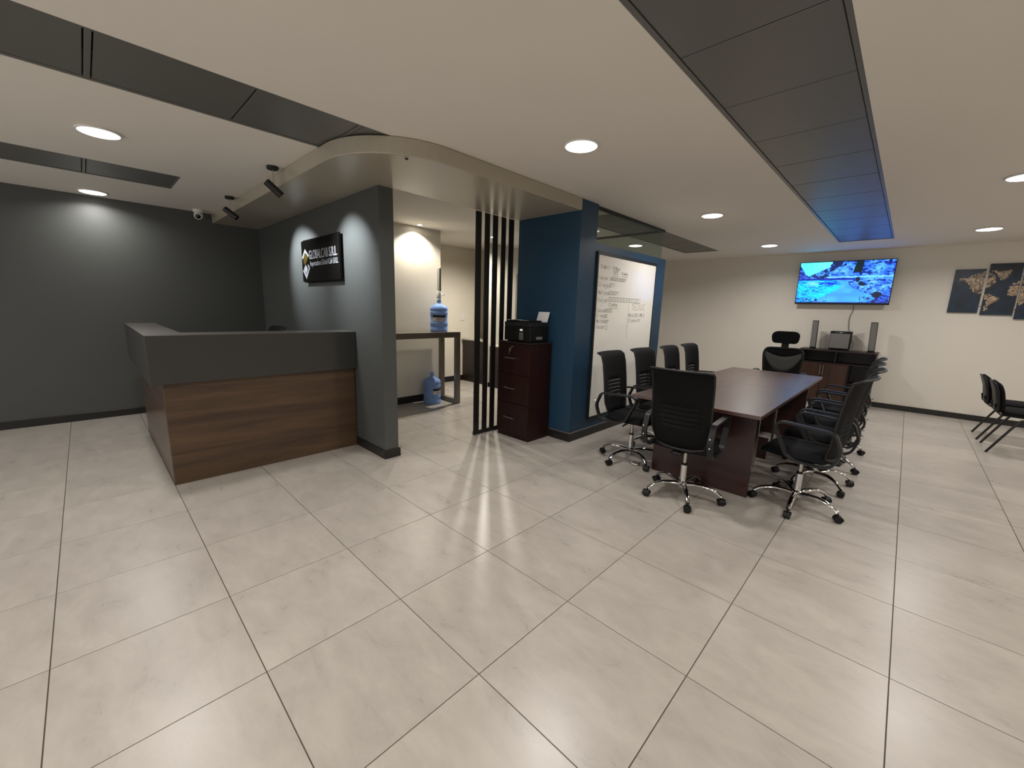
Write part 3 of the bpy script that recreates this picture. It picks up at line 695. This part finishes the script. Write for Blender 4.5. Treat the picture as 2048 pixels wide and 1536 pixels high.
row('Clientes', 0.3755, 0.1113, 0.060, adv=5.0, sxf=0.70, ul=True)
row('Cesar', 0.0313, 0.1538, 0.075, adv=5.2, sxf=1.00)
row('####[###|', 0.2002, 0.1525, 0.075, adv=5.0, sxf=1.00)
row('Diego', 0.0383, 0.1965, 0.085, adv=5.0, sxf=1.00)
row('#|', 0.1954, 0.1915, 0.085, adv=5.5, sxf=1.20)
row('Melissa', 0.0365, 0.2417, 0.085, adv=4.6, sxf=0.74)
row('###|', 0.1940, 0.2383, 0.085, adv=5.2, sxf=1.20)
row('Oscar', 0.0278, 0.2855, 0.085, adv=5.2, sxf=1.05)
row('########[#[', 0.1964, 0.2794, 0.110, adv=5.1, sxf=1.15)
row('Clientes', 0.2047, 0.3089, 0.075, adv=4.6, sxf=0.85, ul=True)
row('Cesar', 0.0256, 0.3465, 0.080, adv=5.0, sxf=1.00)
row('###', 0.1587, 0.3451, 0.080, adv=5.2, sxf=1.10)
row('Diego', 0.0305, 0.3772, 0.080, adv=5.0, sxf=1.00)
row('[', 0.1646, 0.3787, 0.080, adv=5.0, sxf=1.00)
row('Melissa', 0.0330, 0.4100, 0.080, adv=4.6, sxf=0.66)
row('#]', 0.1675, 0.4125, 0.080, adv=5.0, sxf=1.10)
row('Oscar', 0.0386, 0.4450, 0.075, adv=5.0, sxf=0.90)
row('[', 0.1775, 0.4526, 0.100, adv=5.0, sxf=0.80)
row('SEDUC', 0.5897, 0.3276, 0.160, adv=5.2, sxf=0.80)
row('Meta USD 6 MM,8', 0.5416, 0.3731, 0.085, adv=4.9, sxf=0.85)
row('Clientes N 9', 0.5410, 0.4075, 0.080, adv=4.9, sxf=0.85)
ln = MB(); y_, z_ = WB(0.5289, 0.2881); strokes(ln, [[(0, 0), (0, -0.425)]], y_, z_, 1); ln.build('drawn_line', 'ink', t)

# ================================================================ TELEVISION
t = thing('television', 'wall-mounted television showing a rocky turquoise beach', 'television', (.74, 9.33, 1.69))
X0, X1, Z0, Z1 = .098, 1.368, 1.688, 2.408
MB().box(X0, X1, 9.225, 9.262, Z0, Z1, bev=.003).build('housing', 'blackplastic', t)
MB().box(.45, 1.0, 9.263, 9.349, 1.85, 2.25, bev=.004).build('wall_mount', 'blackmetal', t)
nx, ny = 240, 136
u, v = np.meshgrid((np.arange(nx)+.5)/nx, (np.arange(ny)+.5)/ny)
N1 = vnoise(nx, ny, 14, 10, 1); N2 = vnoise(nx, ny, 40, 26, 2); N3 = vnoise(nx, ny, 90, 55, 3); NS = vnoise(nx, ny, 16, 50, 5); NW = vnoise(nx, ny, 26, 44, 8)
def C3(*c): return np.array(c)/255.
img = np.zeros((ny, nx, 3))
cl = (N1*.35+N2*.35+N3*.3); cl = np.clip((cl-.22)/.6, 0, 1)[..., None]
img[:] = C3(56, 104, 200)*(1-cl)+C3(150, 205, 250)*cl                           # cliff
crev = (N2*.5+NS*.5 < .34); img[crev] = C3(24, 48, 120)
sky = (u < .36) & (v < .36-.9*np.abs(u-.115)**.9*1.0-.02) ; sky |= (v < .33-.95*(u-.12)) & (u > .12) & (u < .36) & (v < .34); sky &= ~((u < .1) & (v > .07+2.9*u))
img[sky] = (C3(120, 235, 250)*(1-u[..., None])+C3(190, 250, 255)*u[..., None])[sky]
rid = (~sky) & (u > .10) & (u < .34) & (v < .42); rr = np.clip((N2*.6+N3*.4-.3)/.4, 0, 1)[..., None]
img[rid] = (C3(22, 42, 84)*(1-rr)+C3(110, 165, 215)*rr)[rid]
hl = (~sky) & (u <= .10) & (v < .42); img[hl] = (C3(25, 45, 110)*(1-rr)+C3(100, 140, 220)*rr)[hl]
img[(u > .34) & (u < .47) & (v < .25-1.6*(u-.34)+.05*N2) & (N2 > .3)] = C3(38, 56, 88)
img[(u > .24) & (u < .33) & (v > .40-1.6*(u-.24)*(u < .29)) & (v < .42) & (v > .22)] = C3(18, 62, 62)
g_ = (np.abs(u-(.655-.06*v)) < .035+.012*N2) & (v < .27); img[g_] = C3(16, 50, 44)
img[(v > .36) & (v < .385) & (u > .32)] = C3(160, 215, 250)
wat = (v > .42) & (u < .02*(N2-.5)+np.interp(v, [.42, .47, .55, .62, .70, .80, .90, 1.0], [.36, .45, .485, .475, .43, .34, .25, .14]))
ws = np.clip((NW*.6+N3*.4-.25)/.45, 0, 1)[..., None]
wcol = C3(10, 130, 215)*(1-ws)+C3(40, 215, 250)*ws
cy = np.clip(1-((u-.27)**2/.035+(v-.86)**2/.03), 0, 1)[..., None]; wcol = wcol*(1-cy*.6)+C3(20, 235, 225)*cy*.6
cy = np.clip(1-((u-.40)**2/.02+(v-.68)**2/.012), 0, 1)[..., None]; wcol = wcol*(1-cy*.7)+C3(0, 225, 245)*cy*.7
cy = np.clip(1-((u-.17)**2/.012+(v-.52)**2/.012), 0, 1)[..., None]; wcol = wcol*(1-cy*.8)+C3(180, 220, 245)*cy*.8
img[wat] = wcol[wat]
dk = (v > .42) & (v < .56) & (u > .24) & (u < .44) & (NS > .45); img[dk] = C3(14, 70, 190)
sand = (v > .44) & (~wat) & (u < .03*(N2-.5)+np.interp(v, [.42, .47, .55, .63, .68, .75, .82, .90, 1.0], [.44, .55, .58, .60, .66, .76, .84, .87, .74])) ; sc = (.86+.14*N1)[..., None]
img[sand] = (C3(110, 185, 245)*sc)[sand]
img[(v > .40) & (v < .44) & (u < .62)] = C3(30, 60, 150)
for (a, b_, c_, d_) in ((.655, .43, .02, .06), (.69, .53, .022, .05), (.72, .55, .02, .04), (.87, .80, .05, .07)):
    img[((u-a)/c_)**2+((v-b_)/d_)**2 < .8+.5*N2] = C3(14, 40, 52)
rk = (v > .84) & (u > .70) & (N2*.5+N3*.5 > .52); img[rk] = C3(24, 34, 96)
rk = (v > .86) & (u < .36) & (N3*.6+NW*.4 > .60); img[rk] = C3(50, 60, 140)
img[(v > .975)] = C3(20, 40, 90)
img[..., 0] = img[..., 0]**1.7*.9; img[..., 1] = img[..., 1]**1.45*.92; img[..., 2] = img[..., 2]**1.2
print_grid('screen', img, X0+.010, X1-.010, Z0+.022, Z1-.010, 9.2245, 'tvpic', t)
# cable down from the television
pts = [(.93, 9.30, 1.68), (.925, 9.31, 1.65), (.93, 9.335, 1.60), (.90, 9.34, 1.48), (.905, 9.338, 1.35), (.93, 9.33, 1.22), (1.0, 9.32, 1.05), (1.005, 9.30, .985), (1.0, 9.28, .935)]
cu = []
for i in range(len(pts)-1):
    p0, p1, p2, p3 = (Vector(pts[max(0, min(len(pts)-1, i+k))]) for k in (-1, 0, 1, 2))
    for k in range(4):
        s_ = k/4; cu.append(tuple(.5*((2*p1)+(p2-p0)*s_+(2*p0-5*p1+4*p2-p3)*s_**2+(-p0+3*p1-3*p2+p3)*s_**3)))
cu.append(pts[-1])
tag(MB().tube(cu, .004, 6).build('power_cable', 'greyplastic'), 'thin grey cable hanging from the television to the speakers', 'cable')

# ================================================================ CREDENZA with speakers
t = thing('tv_credenza', 'low black-brown credenza with two brown doors under the television', 'cabinet', (.84, 9.12, 0))
cx0, cx1, cy0, cy1, cz = .335, 1.355, 8.93, 9.332, .922
B_ = lambda n, *q, m='darkwood', l=None: MB().box(*q, bev=.0015).build(n, m, t, label=l)
B_('top_panel', cx0-.01, cx1+.01, cy0-.01, cy1, cz-.025, cz)
B_('side_panel', cx0, cx0+.018, cy0, cy1, .0, cz-.0255); B_('side_panel', cx1-.018, cx1, cy0, cy1, .0, cz-.0255)
B_('back_panel', cx0+.0185, cx1-.0185, cy1-.012, cy1, .05, cz-.0255)
B_('bottom_panel', cx0+.0185, cx1-.0185, cy0+.02, cy1-.0125, .05, .068); B_('plinth', cx0+.0185, cx1-.0185, cy0+.03, cy0+.045, 0, .0495)
B_('shelf', cx0+.0185, cx1-.0185, cy0+.003, cy1-.0125, .69, .706)
B_('divider', .832, .848, cy0+.003, cy1-.0125, .7065, cz-.0255); B_('divider', 1.026, 1.042, cy0+.003, cy1-.0125, .0685, .6895)
B_('shelf', 1.0425, cx1-.0185, cy0+.02, cy1-.0125, .37, .386)
for a, b_, hx in ((cx0+.002, .681, .663), (.684, 1.024, .702)):
    d_ = B_('door', a, b_, cy0-.018, cy0-.001, .045, .688, m='door_brown', l='brown wooden door')
    MB().tube([(hx, cy0-.018, .66), (hx, cy0-.042, .66), (hx, cy0-.042, .50), (hx, cy0-.018, .50)], .005, 8).build('handle', 'steel', d_)
def tower(xb, xt, label):
    t = thing('tower_speaker', label, 'speaker', (xb, 9.12, cz), group='slim tower speakers on the credenza')
    MB().lathe([(.055, cz), (.055, cz+.008), (.03, cz+.014), (0, cz+.014)], xb, 9.12, 24).build('base', 'blackplastic', t)
    poly_ = [(-.04, -.03), (.04, -.03), (.045, .0), (.035, .035), (-.035, .035), (-.045, 0)]
    vs = [(xb+x, 9.12+y, cz+.0145) for x, y in poly_]+[(xt+x, 9.12+y, cz+.485) for x, y in poly_]
    MB().add(vs, [tuple(range(6))[::-1], tuple(range(6, 12))]+[(i, (i+1) % 6, 6+(i+1) % 6, 6+i) for i in range(6)]).build('body', 'blackplastic', t)
    vs = [(xb-.036, 9.088, cz+.03), (xb+.036, 9.088, cz+.03), (xt+.036, 9.088, cz+.475), (xt-.036, 9.088, cz+.475)]
    vs += [(x, y-.006, z) for x, y, z in vs]
    MB().add(vs, [(0, 3, 2, 1), (4, 5, 6, 7), (0, 1, 5, 4), (1, 2, 6, 5), (2, 3, 7, 6), (3, 0, 4, 7)]).build('grille', 'speakergrey', t)
tower(.484, .470, 'grey slim tower speaker on the left end of the credenza')
tower(1.266, 1.246, 'grey slim tower speaker on the right end of the credenza')
t = thing('subwoofer', 'square grey subwoofer between the two tower speakers', 'speaker', (.845, 9.15, cz))
MB().box(.70, .985, 9.10, 9.30, cz+.012, 1.238, bev=.006).build('body', 'blackplastic', t)
MB().box(.707, .968, 9.091, 9.0995, cz+.03, 1.20, bev=.003).build('grille', 'speakergrey', t)
MB().box(.752, .922, 9.090, 9.0995, 1.203, 1.232, bev=.003).build('control_panel', 'lens', t)
MB().box(.825, .86, 9.0885, 9.0898, 1.212, 1.222).build('logo_badge', 'silver', t)
for x in (.72, .945):
    for y in (9.12, 9.26): MB().box(x, x+.025, y, y+.025, cz, cz+.0125).build('foot', 'blackplastic', t)

# ================================================================ WORLD MAP PANELS
NA = [(2.073,2.04),(2.103,2.096),(2.167,2.103),(2.205,2.148),(2.266,2.164),(2.332,2.184),(2.42,2.132),(2.45,2.023),(2.418,1.996),(2.388,1.951),(2.347,1.933),(2.339,1.85),(2.315,1.859),(2.26,1.888),(2.22,1.934),(2.181,2.019),(2.144,2.048)]
GR = [(2.388,2.178),(2.561,2.189),(2.575,2.171),(2.545,2.101),(2.494,2.049),(2.467,2.067),(2.443,2.14)]
SA = [(2.361,1.85),(2.407,1.868),(2.456,1.832),(2.516,1.805),(2.493,1.759),(2.46,1.731),(2.429,1.694),(2.415,1.628),(2.391,1.618),(2.382,1.674),(2.399,1.73),(2.385,1.776),(2.366,1.813)]
AF = [(2.566,1.868),(2.585,1.931),(2.594,1.984),(2.659,1.983),(2.715,1.956),(2.76,1.96),(2.80,1.87),(2.77,1.78),(2.748,1.73),(2.715,1.707),(2.694,1.734),(2.67,1.841),(2.637,1.832),(2.587,1.844)]
EU = [(2.596,2.005),(2.604,2.028),(2.653,2.018),(2.69,2.105),(2.76,2.15),(3.0,2.15),(3.0,1.95),(2.85,1.9),(2.709,1.991),(2.656,1.997)]
t = thing('map_wall_art', 'split-panel dark blue world map art on the far wall', 'wall art', (2.34, 9.34, 1.6))
for (a, b_, c_, d_) in ((2.03, 2.335, 1.592, 2.216), (2.362, 2.668, 1.567, 2.284), (2.688, 2.998, 1.516, 2.19)):
    p_ = MB().box(a, b_, 9.322, 9.349, c_, d_, bev=.002).build('map_panel', 'darkwood', t)
    kx, ky = 62, 140; X, Z = np.meshgrid(a+(np.arange(kx)+.5)/kx*(b_-a), d_-(np.arange(ky)+.5)/ky*(d_-c_))
    n1 = vnoise(kx, ky, 6, 12, int(a*10)); n2 = vnoise(kx, ky, 22, 44, int(a*7))
    im = (C3(12, 42, 66)*.8+C3(20, 20, 30)*.2)*np.clip(.55+.7*n1, .4, 1.2)[..., None]
    edge = np.clip((Z-2.12)/.1, 0, 1)[..., None]; im = im*(1-.6*edge)+C3(16, 16, 26)*.6*edge
    wx = X+(n2-.5)*.03; wz = Z+(n1-.5)*.03
    for P_ in (NA, GR, SA, AF, EU):
        k = in_poly(wx, wz, P_); im[k] = (C3(172, 150, 124)*np.clip(.62+.62*n2, 0, 1.15)[..., None])[k]
        k2 = k & (np.abs(n1-.5) < .035); im[k2] = C3(88, 70, 56)
    k = in_poly(wx, wz, NA) & (Z > 2.09) & (n2 > .55); im[k] = C3(26, 34, 46)
    print_grid('print', im, a+.001, b_-.001, c_+.001, d_-.001, 9.3215, 'map', p_)
for x, z in ((2.348, 2.116), (2.348, 1.701), (2.678, 2.137), (2.678, 1.667)):
    MB().box(x-.018, x+.018, 9.330, 9.342, z-.008, z+.008, bev=.002).build('clip', 'steel', t)

# ================================================================ CONFERENCE TABLE
t = thing('conference_table', 'long dark wenge conference table in two halves with a joint across', 'table', (.48, 4.96, 0))
for a, b_ in ((3.527, 4.987), (4.993, 6.41)):
    bevel(MB().box(-.02, .985, a, b_, .722, .75).build('tabletop', 'wenge', t), .002)
for y, xa, xb in ((3.82, .09, .90), (6.12, .09, .90)):
    bevel(MB().box(xa, xb, y, y+.028, .0, .7215).build('end_panel', 'wenge_x', t), .002)
bevel(MB().box(.47, .498, 3.8285, 6.1195, .22, .7215).build('modesty_panel', 'wenge', t), .002)
bevel(MB().box(.2, .78, 4.976, 5.004, .0, .2195).build('centre_panel', 'wenge_x', t), .002)
for y in (4.62, 5.32): MB().box(.74, .76, y, y+.02, 0, .7215).build('support_post', 'steel', t)

# ================================================================ OFFICE CHAIRS (facing +Y, origin on the floor)
def star_base(t, R=.30):
    for k in range(5):
        a = 2*PI*k/5+PI/2
        ux, uy = math.cos(a), math.sin(a)
        prof = [(.02, .105), (.08, .118), (.15, .122), (.21, .112), (.255, .092), (.285, .068)]
        lg = MB().tube([(ux*r, uy*r, z) for r, z in prof], [.025, .022, .0195, .018, .017, .016], 12, sy=.75).build('leg', 'chrome', t, world=False)
        cx, cy = ux*.292, uy*.292; sd = a+.9+.7*k; w_ = Vector((math.cos(sd), math.sin(sd), 0)); p_ = Vector((-w_.y, w_.x, 0))
        c = MB(); c.tube([(ux*.285, uy*.285, .068), (ux*.285, uy*.285, .045)], .008, 8)
        for s_ in (-1, 1):
            o = Vector((cx, cy, .026))+w_*.013*s_
            c.tube([o-w_*.009, o-w_*.006, o+w_*.006, o+w_*.009], [.02, .026, .026, .02], 16)
        hood = [Vector((cx, cy, .026))+p_*math.cos(q_)*.029+Vector((0, 0, 1))*math.sin(q_)*.029 for q_ in [PI*i_/6-.3 for i_ in range(8)]]
        n = len(hood); vs = [h-w_*.024 for h in hood]+[h+w_*.024 for h in hood]
        c.add(vs, [(i_, i_+1, n+i_+1, n+i_) for i_ in range(n-1)], True)
        c.build('caster', 'blackplastic', lg, world=False)
    MB().lathe([(0, .075), (.03, .075), (.036, .085), (.036, .125), (.03, .132), (0, .132)], 0, 0, 24).build('hub', 'chrome', t, world=False)
def office_chair(label, loc, rz, lift=0.0):
    t = thing('office_chair', label, 'chair', loc, rz, 'black mesh office chairs'); h = lift
    star_base(t)
    g_ = MB().lathe([(0, .133), (.025, .133), (.025, .268+h), (.02, .27+h), (0, .27+h)], 0, 0, 20).build('gas_lift', 'chrome', t, world=False)
    MB().lathe([(.021, .2705+h), (.021, .282+h), (.014, .284+h)], 0, 0, 20).build('collar', 'blackplastic', g_, world=False)
    MB().lathe([(.0135, .2705+h), (.0135, .405+h)], 0, 0, 16).build('piston', 'steel', g_, world=False)
    MB().box(-.09, .09, -.12, .10, .40+h, .43+h, bev=.008).box(-.035, .035, .06, .16, .375+h, .405+h, bev=.008).tube([(.09, .02, .412+h), (.2, .02, .408+h), (.24, .02, .402+h)], .007, 8)\
        .box(-.04, .04, -.24, -.12, .405+h, .43+h, bev=.006).build('mechanism', 'blackplastic', t, world=False)
    # seat: rounded cushion
    n = 12; vs = []; fs = []
    for j in range(n+1):
        for i in range(n+1):
            a, b_ = i/n*2-1, j/n*2-1; x = a*math.sqrt(1-b_*b_*.5*.55)*.245; y = b_*math.sqrt(1-a*a*.5*.5)*.235+.02
            e = max(abs(a), abs(b_)); z = .498-.05*max(0, e-.72)**2/.0784-.022*max(0, b_-.5)-.008*(1-a*a)*(b_ < .5)
            vs.append((x, y, z+h))
    m_ = len(vs); vs += [(x*.93, y*.93, .432+h) for x, y, z in vs[:]]
    I = lambda i, j: j*(n+1)+i
    for j in range(n):
        for i in range(n): fs += [(I(i, j), I(i+1, j), I(i+1, j+1), I(i, j+1)), (m_+I(i, j), m_+I(i, j+1), m_+I(i+1, j+1), m_+I(i+1, j))]
    per = [I(i, 0) for i in range(n)]+[I(n, j) for j in range(n)]+[I(n-i, n) for i in range(n)]+[I(0, n-j) for j in range(n)]
    for a, b_ in zip(per, per[1:]+per[:1]): fs.append((a, m_+a, m_+b_, b_))
    MB().add(vs, fs, True).build('seat', 'seatfabric', t, world=False)
    # backrest: curved shell with five lumbar slots
    prof = [(.47, -.205), (.52, -.222), (.58, -.232), (.615, -.236)]
    sl = []
    for k in range(5): sl += [.633+k*.036, .637+k*.036]
    prof += [(z, -.236-.02*((z-.62)/.2)) for z in sl]
    prof += [(.83, -.258), (.90, -.268), (.96, -.277), (1.01, -.288), (1.035, -.300), (1.052, -.320), (1.058, -.345)]
    W_ = lambda z: .175+.04*min(1, max(0, (z-.47)/.13))+.012*(z-.6)
    cols = [-1, -.93, -.8, -.62, -.4, 0, .4, .62, .8, .93, 1]
    vs = []; fs = []
    for (z, y) in prof:
        for c in cols: vs.append((c*W_(z), y+.035*c*c, z+h))
    nc = len(cols)
    for j in range(len(prof)-1):
        slot = any(abs(prof[j][0]-sl[2*k]) < 1e-6 for k in range(5))
        for i in range(nc-1):
            if slot and 3 <= i <= 6: continue
            fs.append((j*nc+i, (j+1)*nc+i, (j+1)*nc+i+1, j*nc+i+1))
    bk = MB().add(vs, fs, True).build('backrest', 'meshfabric', t, world=False)
    so_ = bk.modifiers.new('solid', 'SOLIDIFY'); so_.thickness = .010; so_.offset = 0
    # rim around the back
    rim = [(-W_(z), y+.035, z+h) for z, y in prof[::2]]+[(-W_(1.058), -.31, 1.058+h)]+[(c*W_(1.058), -.345+.035*c*c, 1.060+h) for c in (-.8, -.4, 0, .4, .8)]+[(W_(1.058), -.31, 1.058+h)]+[(W_(z), y+.035, z+h) for z, y in prof[::-2]]
    MB().tube(rim, .008, 8).tube([(-.175, -.17, .47+h), (-.1, -.198, .455+h), (0, -.206, .45+h), (.1, -.198, .455+h), (.175, -.17, .47+h)], .012, 8).build('back_frame', 'greyplastic', t, world=False)
    # loop arms
    for s_ in (-1, 1):
        loop = rounded_path([(-.235, .45+h), (-.275, .56+h), (-.225, .685+h), (.10, .700+h), (.145, .665+h), (.045, .455+h), (-.02, .432+h), (-.17, .425+h)], .032, 3)
        xa, xb = (.222, .262) if s_ > 0 else (-.262, -.222)
        ar = MB().band(loop, xa, xb, .016).build('armrest', 'greyplastic', t, world=False)
        bo = MB()
        for y, z in ((-.268, .60), (-.258, .53)):
            bo.tube([(s_*.243, y-.006, z+h), (s_*.243, y-.022, z+h)], .006, 10)
        bo.build('bolt', 'chrome', ar, world=False, label='chrome bolt heads')
        MB().box(min(s_*.19, s_*.224), max(s_*.19, s_*.224), -.12, -.02, .42+h, .434+h, bev=.003).build('arm_bracket', 'blackplastic', t, world=False)
    return t
SPIN = []
proto = office_chair('black mesh office chair at the near end of the table, its back to the camera', (.515, 3.462, 0), 0.03)
index_kids()
def spin_base(c, phi):
    for q in c.children:
        if q.name.startswith('leg'): q.rotation_euler.z = phi
spin_base(proto, math.radians(-8))
def another(label, x, y, rz, spin=0):
    c = copy_tree(proto); SPIN.append((c, math.radians(spin))); c.location = (x, y, 0); c.rotation_euler = (0, 0, rz); c['label'] = label; return c
another('black office chair nearest the blue column, facing the table from the whiteboard side', -.17, 3.88, -PI/2+.02, 40)
another('black office chair in front of the whiteboard, second from the blue column', -.15, 4.50, -PI/2-.02, 10)
another('black office chair at the end of the blue wall, third along the whiteboard side', -.13, 5.17, -PI/2+.03, 30)
another('black office chair farthest back on the whiteboard side of the table', -.13, 5.80, -PI/2)
another('black office chair nearest the camera on the right side of the table', 1.205, 3.965, PI/2-.12, 25)
another('black office chair second from the camera on the right side of the table', 1.225, 4.62, PI/2, -5)
another('black office chair third from the camera on the right side of the table', 1.20, 5.25, PI/2, 20)
another('black office chair farthest back on the right side of the table', 1.19, 5.88, PI/2-.03, 50)
for c_, p_ in SPIN: spin_base(c_, p_)
office_chair('office chair behind the reception counter, only its top edge showing', (-3.62, 1.50, 0), PI, lift=.11)

# executive chair with headrest at the far end
t = thing('executive_chair', 'tall black executive chair with headrest at the far end of the table', 'chair', (.41, 6.98, 0), PI+.05)
star_base(t)
MB().lathe([(0, .133), (.026, .133), (.026, .30), (.015, .302), (.015, .42)], 0, 0, 20).build('gas_lift', 'chrome', t, world=False)
MB().box(-.10, .10, -.14, .10, .415, .45, bev=.01).build('mechanism', 'blackplastic', t, world=False)
MB().box(-.25, .25, -.22, .26, .4505, .52, bev=.03).build('seat', 'seatfabric', t, world=False)
fr = rounded_path([(-.21, .60), (-.245, .92), (-.215, 1.005), (.215, 1.005), (.245, .92), (.21, .60)], .06, 4)
MB().tube([(x, -.25-.04*(z-.6)+.5*x*x, z) for x, z in fr], .016, 10, closed=True).build('back_frame', 'blackplastic', t, world=False)
def back_sheet(f0, f1, n=14, dy=0):
    vs = []; fs = []
    for i in range(n+1):
        x = -.232+.464*i/n
        for k in range(5):
            z = f0(x)+(f1(x)-f0(x))*k/4; vs.append((x, -.25-.04*(z-.6)+.5*x*x+dy, z))
    for i in range(n):
        for k in range(4): fs.append((i*5+k, (i+1)*5+k, (i+1)*5+k+1, i*5+k+1))
    return MB().add(vs, fs, True)
mid = lambda x: .885+.075*(abs(x)/.232)**2
low = lambda x: .66+.24*(abs(x)/.232)**2.2
s1 = back_sheet(mid, lambda x: 1.0-.04*(abs(x)/.232)**6).build('backrest', 'meshfabric', t, world=False)
s2 = back_sheet(low, mid, dy=.002).build('backrest', 'greymesh', t, world=False, label='lighter grey crescent of mesh')
s3 = back_sheet(lambda x: .60+0*x, low).build('backrest', 'meshfabric', t, world=False)
for s_ in (s1, s2, s3): m_ = s_.modifiers.new('solid', 'SOLIDIFY'); m_.thickness = .008
MB().box(-.045, .045, -.315, -.29, .43, 1.10, bev=.008).box(-.04, .04, -.30, -.10, .425, .449, bev=.008).build('spine', 'blackplastic', t, world=False)
hd = rounded_path([(-.155, 1.075), (-.175, 1.20), (-.13, 1.25), (.13, 1.25), (.175, 1.20), (.155, 1.075)], .05, 4)
n = len(hd); vs = []
for dy, sc in ((-.03, .93), (-.015, 1.0), (.02, 1.0), (.035, .93)):
    for x, z in hd: vs.append((x*sc, -.27+dy+.9*x*x, 1.165+(z-1.165)*sc))
fs = [tuple(range(n)), tuple(3*n+k for k in range(n))[::-1]]
for r in range(3):
    for k in range(n): fs.append((r*n+k, (r+1)*n+k, (r+1)*n+(k+1) % n, r*n+(k+1) % n))
MB().add(vs, fs, True).build('headrest', 'seatfabric', t, world=False)
for s_ in (-1, 1):
    MB().tube([(s_*.22, -.05, .44), (s_*.29, -.04, .46), (s_*.29, -.04, .66)], .014, 10).build('arm_post', 'blackplastic', t, world=False)
    MB().box(s_*.29-.04, s_*.29+.04, -.16, .12, .66, .69, bev=.012).build('armrest', 'blackplastic', t, world=False)

# ================================================================ GUEST CHAIRS (facing +X)
def guest_chair(label, x, y, rz):
    """facing +Y in its own frame; rear feet at y=-.26"""
    t = thing('guest_chair', label, 'chair', (x, y, 0), rz, 'black stacking guest chairs')
    for s_ in (-1, 1):
        X_ = s_*.245
        MB().tube([(X_, -.26, .0), (X_, -.10, .34), (X_, -.06, .405), (X_, 0, .425), (X_, .06, .425), (X_, .12, .41)], .0115, 10, sx=1.25).build('leg', 'blackmetal', t, world=False)
        MB().tube([(X_, .24, .0), (X_, .17, .34), (X_, .14, .40), (X_, .10, .43)], .0115, 10, sx=1.25).build('leg', 'blackmetal', t, world=False)
        MB().tube([(s_*.14, -.0, .425), (s_*.14, -.20, .43), (s_*.14, -.245, .47), (s_*.14, -.262, .55)], .010, 8).build('back_post', 'blackmetal', t, world=False)
    MB().tube([(-.245, .0, .425), (.245, .0, .425)], .010, 8).tube([(-.245, .12, .41), (.245, .12, .41)], .010, 8).build('seat_frame', 'blackmetal', t, world=False)
    st = rounded_path([(-.225, -.20), (-.24, .24), (.24, .24), (.225, -.20)], .09, 5); n = len(st); vs = []
    for z, sc in ((.438, .92), (.445, 1.0), (.478, 1.0), (.490, .93)):
        for a, b_ in st: vs.append((a*sc, .02+(b_-.02)*sc, z))
    fs = [tuple(range(n))[::-1], tuple(3*n+k for k in range(n))]
    for r in range(3):
        for k in range(n): fs.append((r*n+k, r*n+(k+1) % n, (r+1)*n+(k+1) % n, (r+1)*n+k))
    MB().add(vs, fs, True).build('seat', 'seatfabric', t, world=False)
    bp = rounded_path([(-.20, .46), (-.235, .70), (-.19, .80), (.19, .80), (.235, .70), (.20, .46)], .08, 5); n = len(bp)
    def shell(d0, d1, name, m, s0=.95):
        vs = []
        for d_, sc in ((d0, s0), (d0+(d1-d0)*.3, 1.0), (d0+(d1-d0)*.75, 1.0), (d1, s0)):
            for a, z in bp: zz = .63+(z-.63)*sc; vs.append((a*sc, -.235-.22*(zz-.46)+.7*a*a*1.0+d_, zz))
        fs = [tuple(range(n)), tuple(3*n+k for k in range(n))[::-1]]
        for r in range(3):
            for k in range(n): fs.append((r*n+k, (r+1)*n+k, (r+1)*n+(k+1) % n, r*n+(k+1) % n))
        return MB().add(vs, fs, True).build(name, m, t, world=False)
    shell(-.028, -.006, 'back_shell', 'blackplastic'); shell(-.005, .03, 'backrest', 'seatfabric')
    return t
guest_chair('black guest chair at the right edge, nearer the camera of the pair', 2.75, 7.50, -PI/2)
guest_chair('black guest chair at the right edge, closer to the far wall', 2.73, 8.17, -PI/2)

# crumpled wrapper under the chair near the blue column
rg = random.Random(3); vs = []; fs = []; n = 10; m_ = 6
for j in range(m_+1):
    for i in range(n):
        a = 2*PI*i/n; b_ = PI*j/m_; r = .026*(.75+.5*rg.random()); vs.append((-.061+r*1.6*math.sin(b_)*math.cos(a), 3.801+r*1.2*math.sin(b_)*math.sin(a), .0175+r*.6*math.cos(b_)))
for j in range(m_):
    for i in range(n): fs.append((j*n+i, (j+1)*n+i, (j+1)*n+(i+1) % n, j*n+(i+1) % n))
zm = min(v[2] for v in vs); vs = [(x, y, z-zm) for x, y, z in vs]
tag(MB().add(vs, fs).build('crumpled_wrapper', 'steel'), 'small crumpled silver wrapper on the floor under the left chair', 'litter')
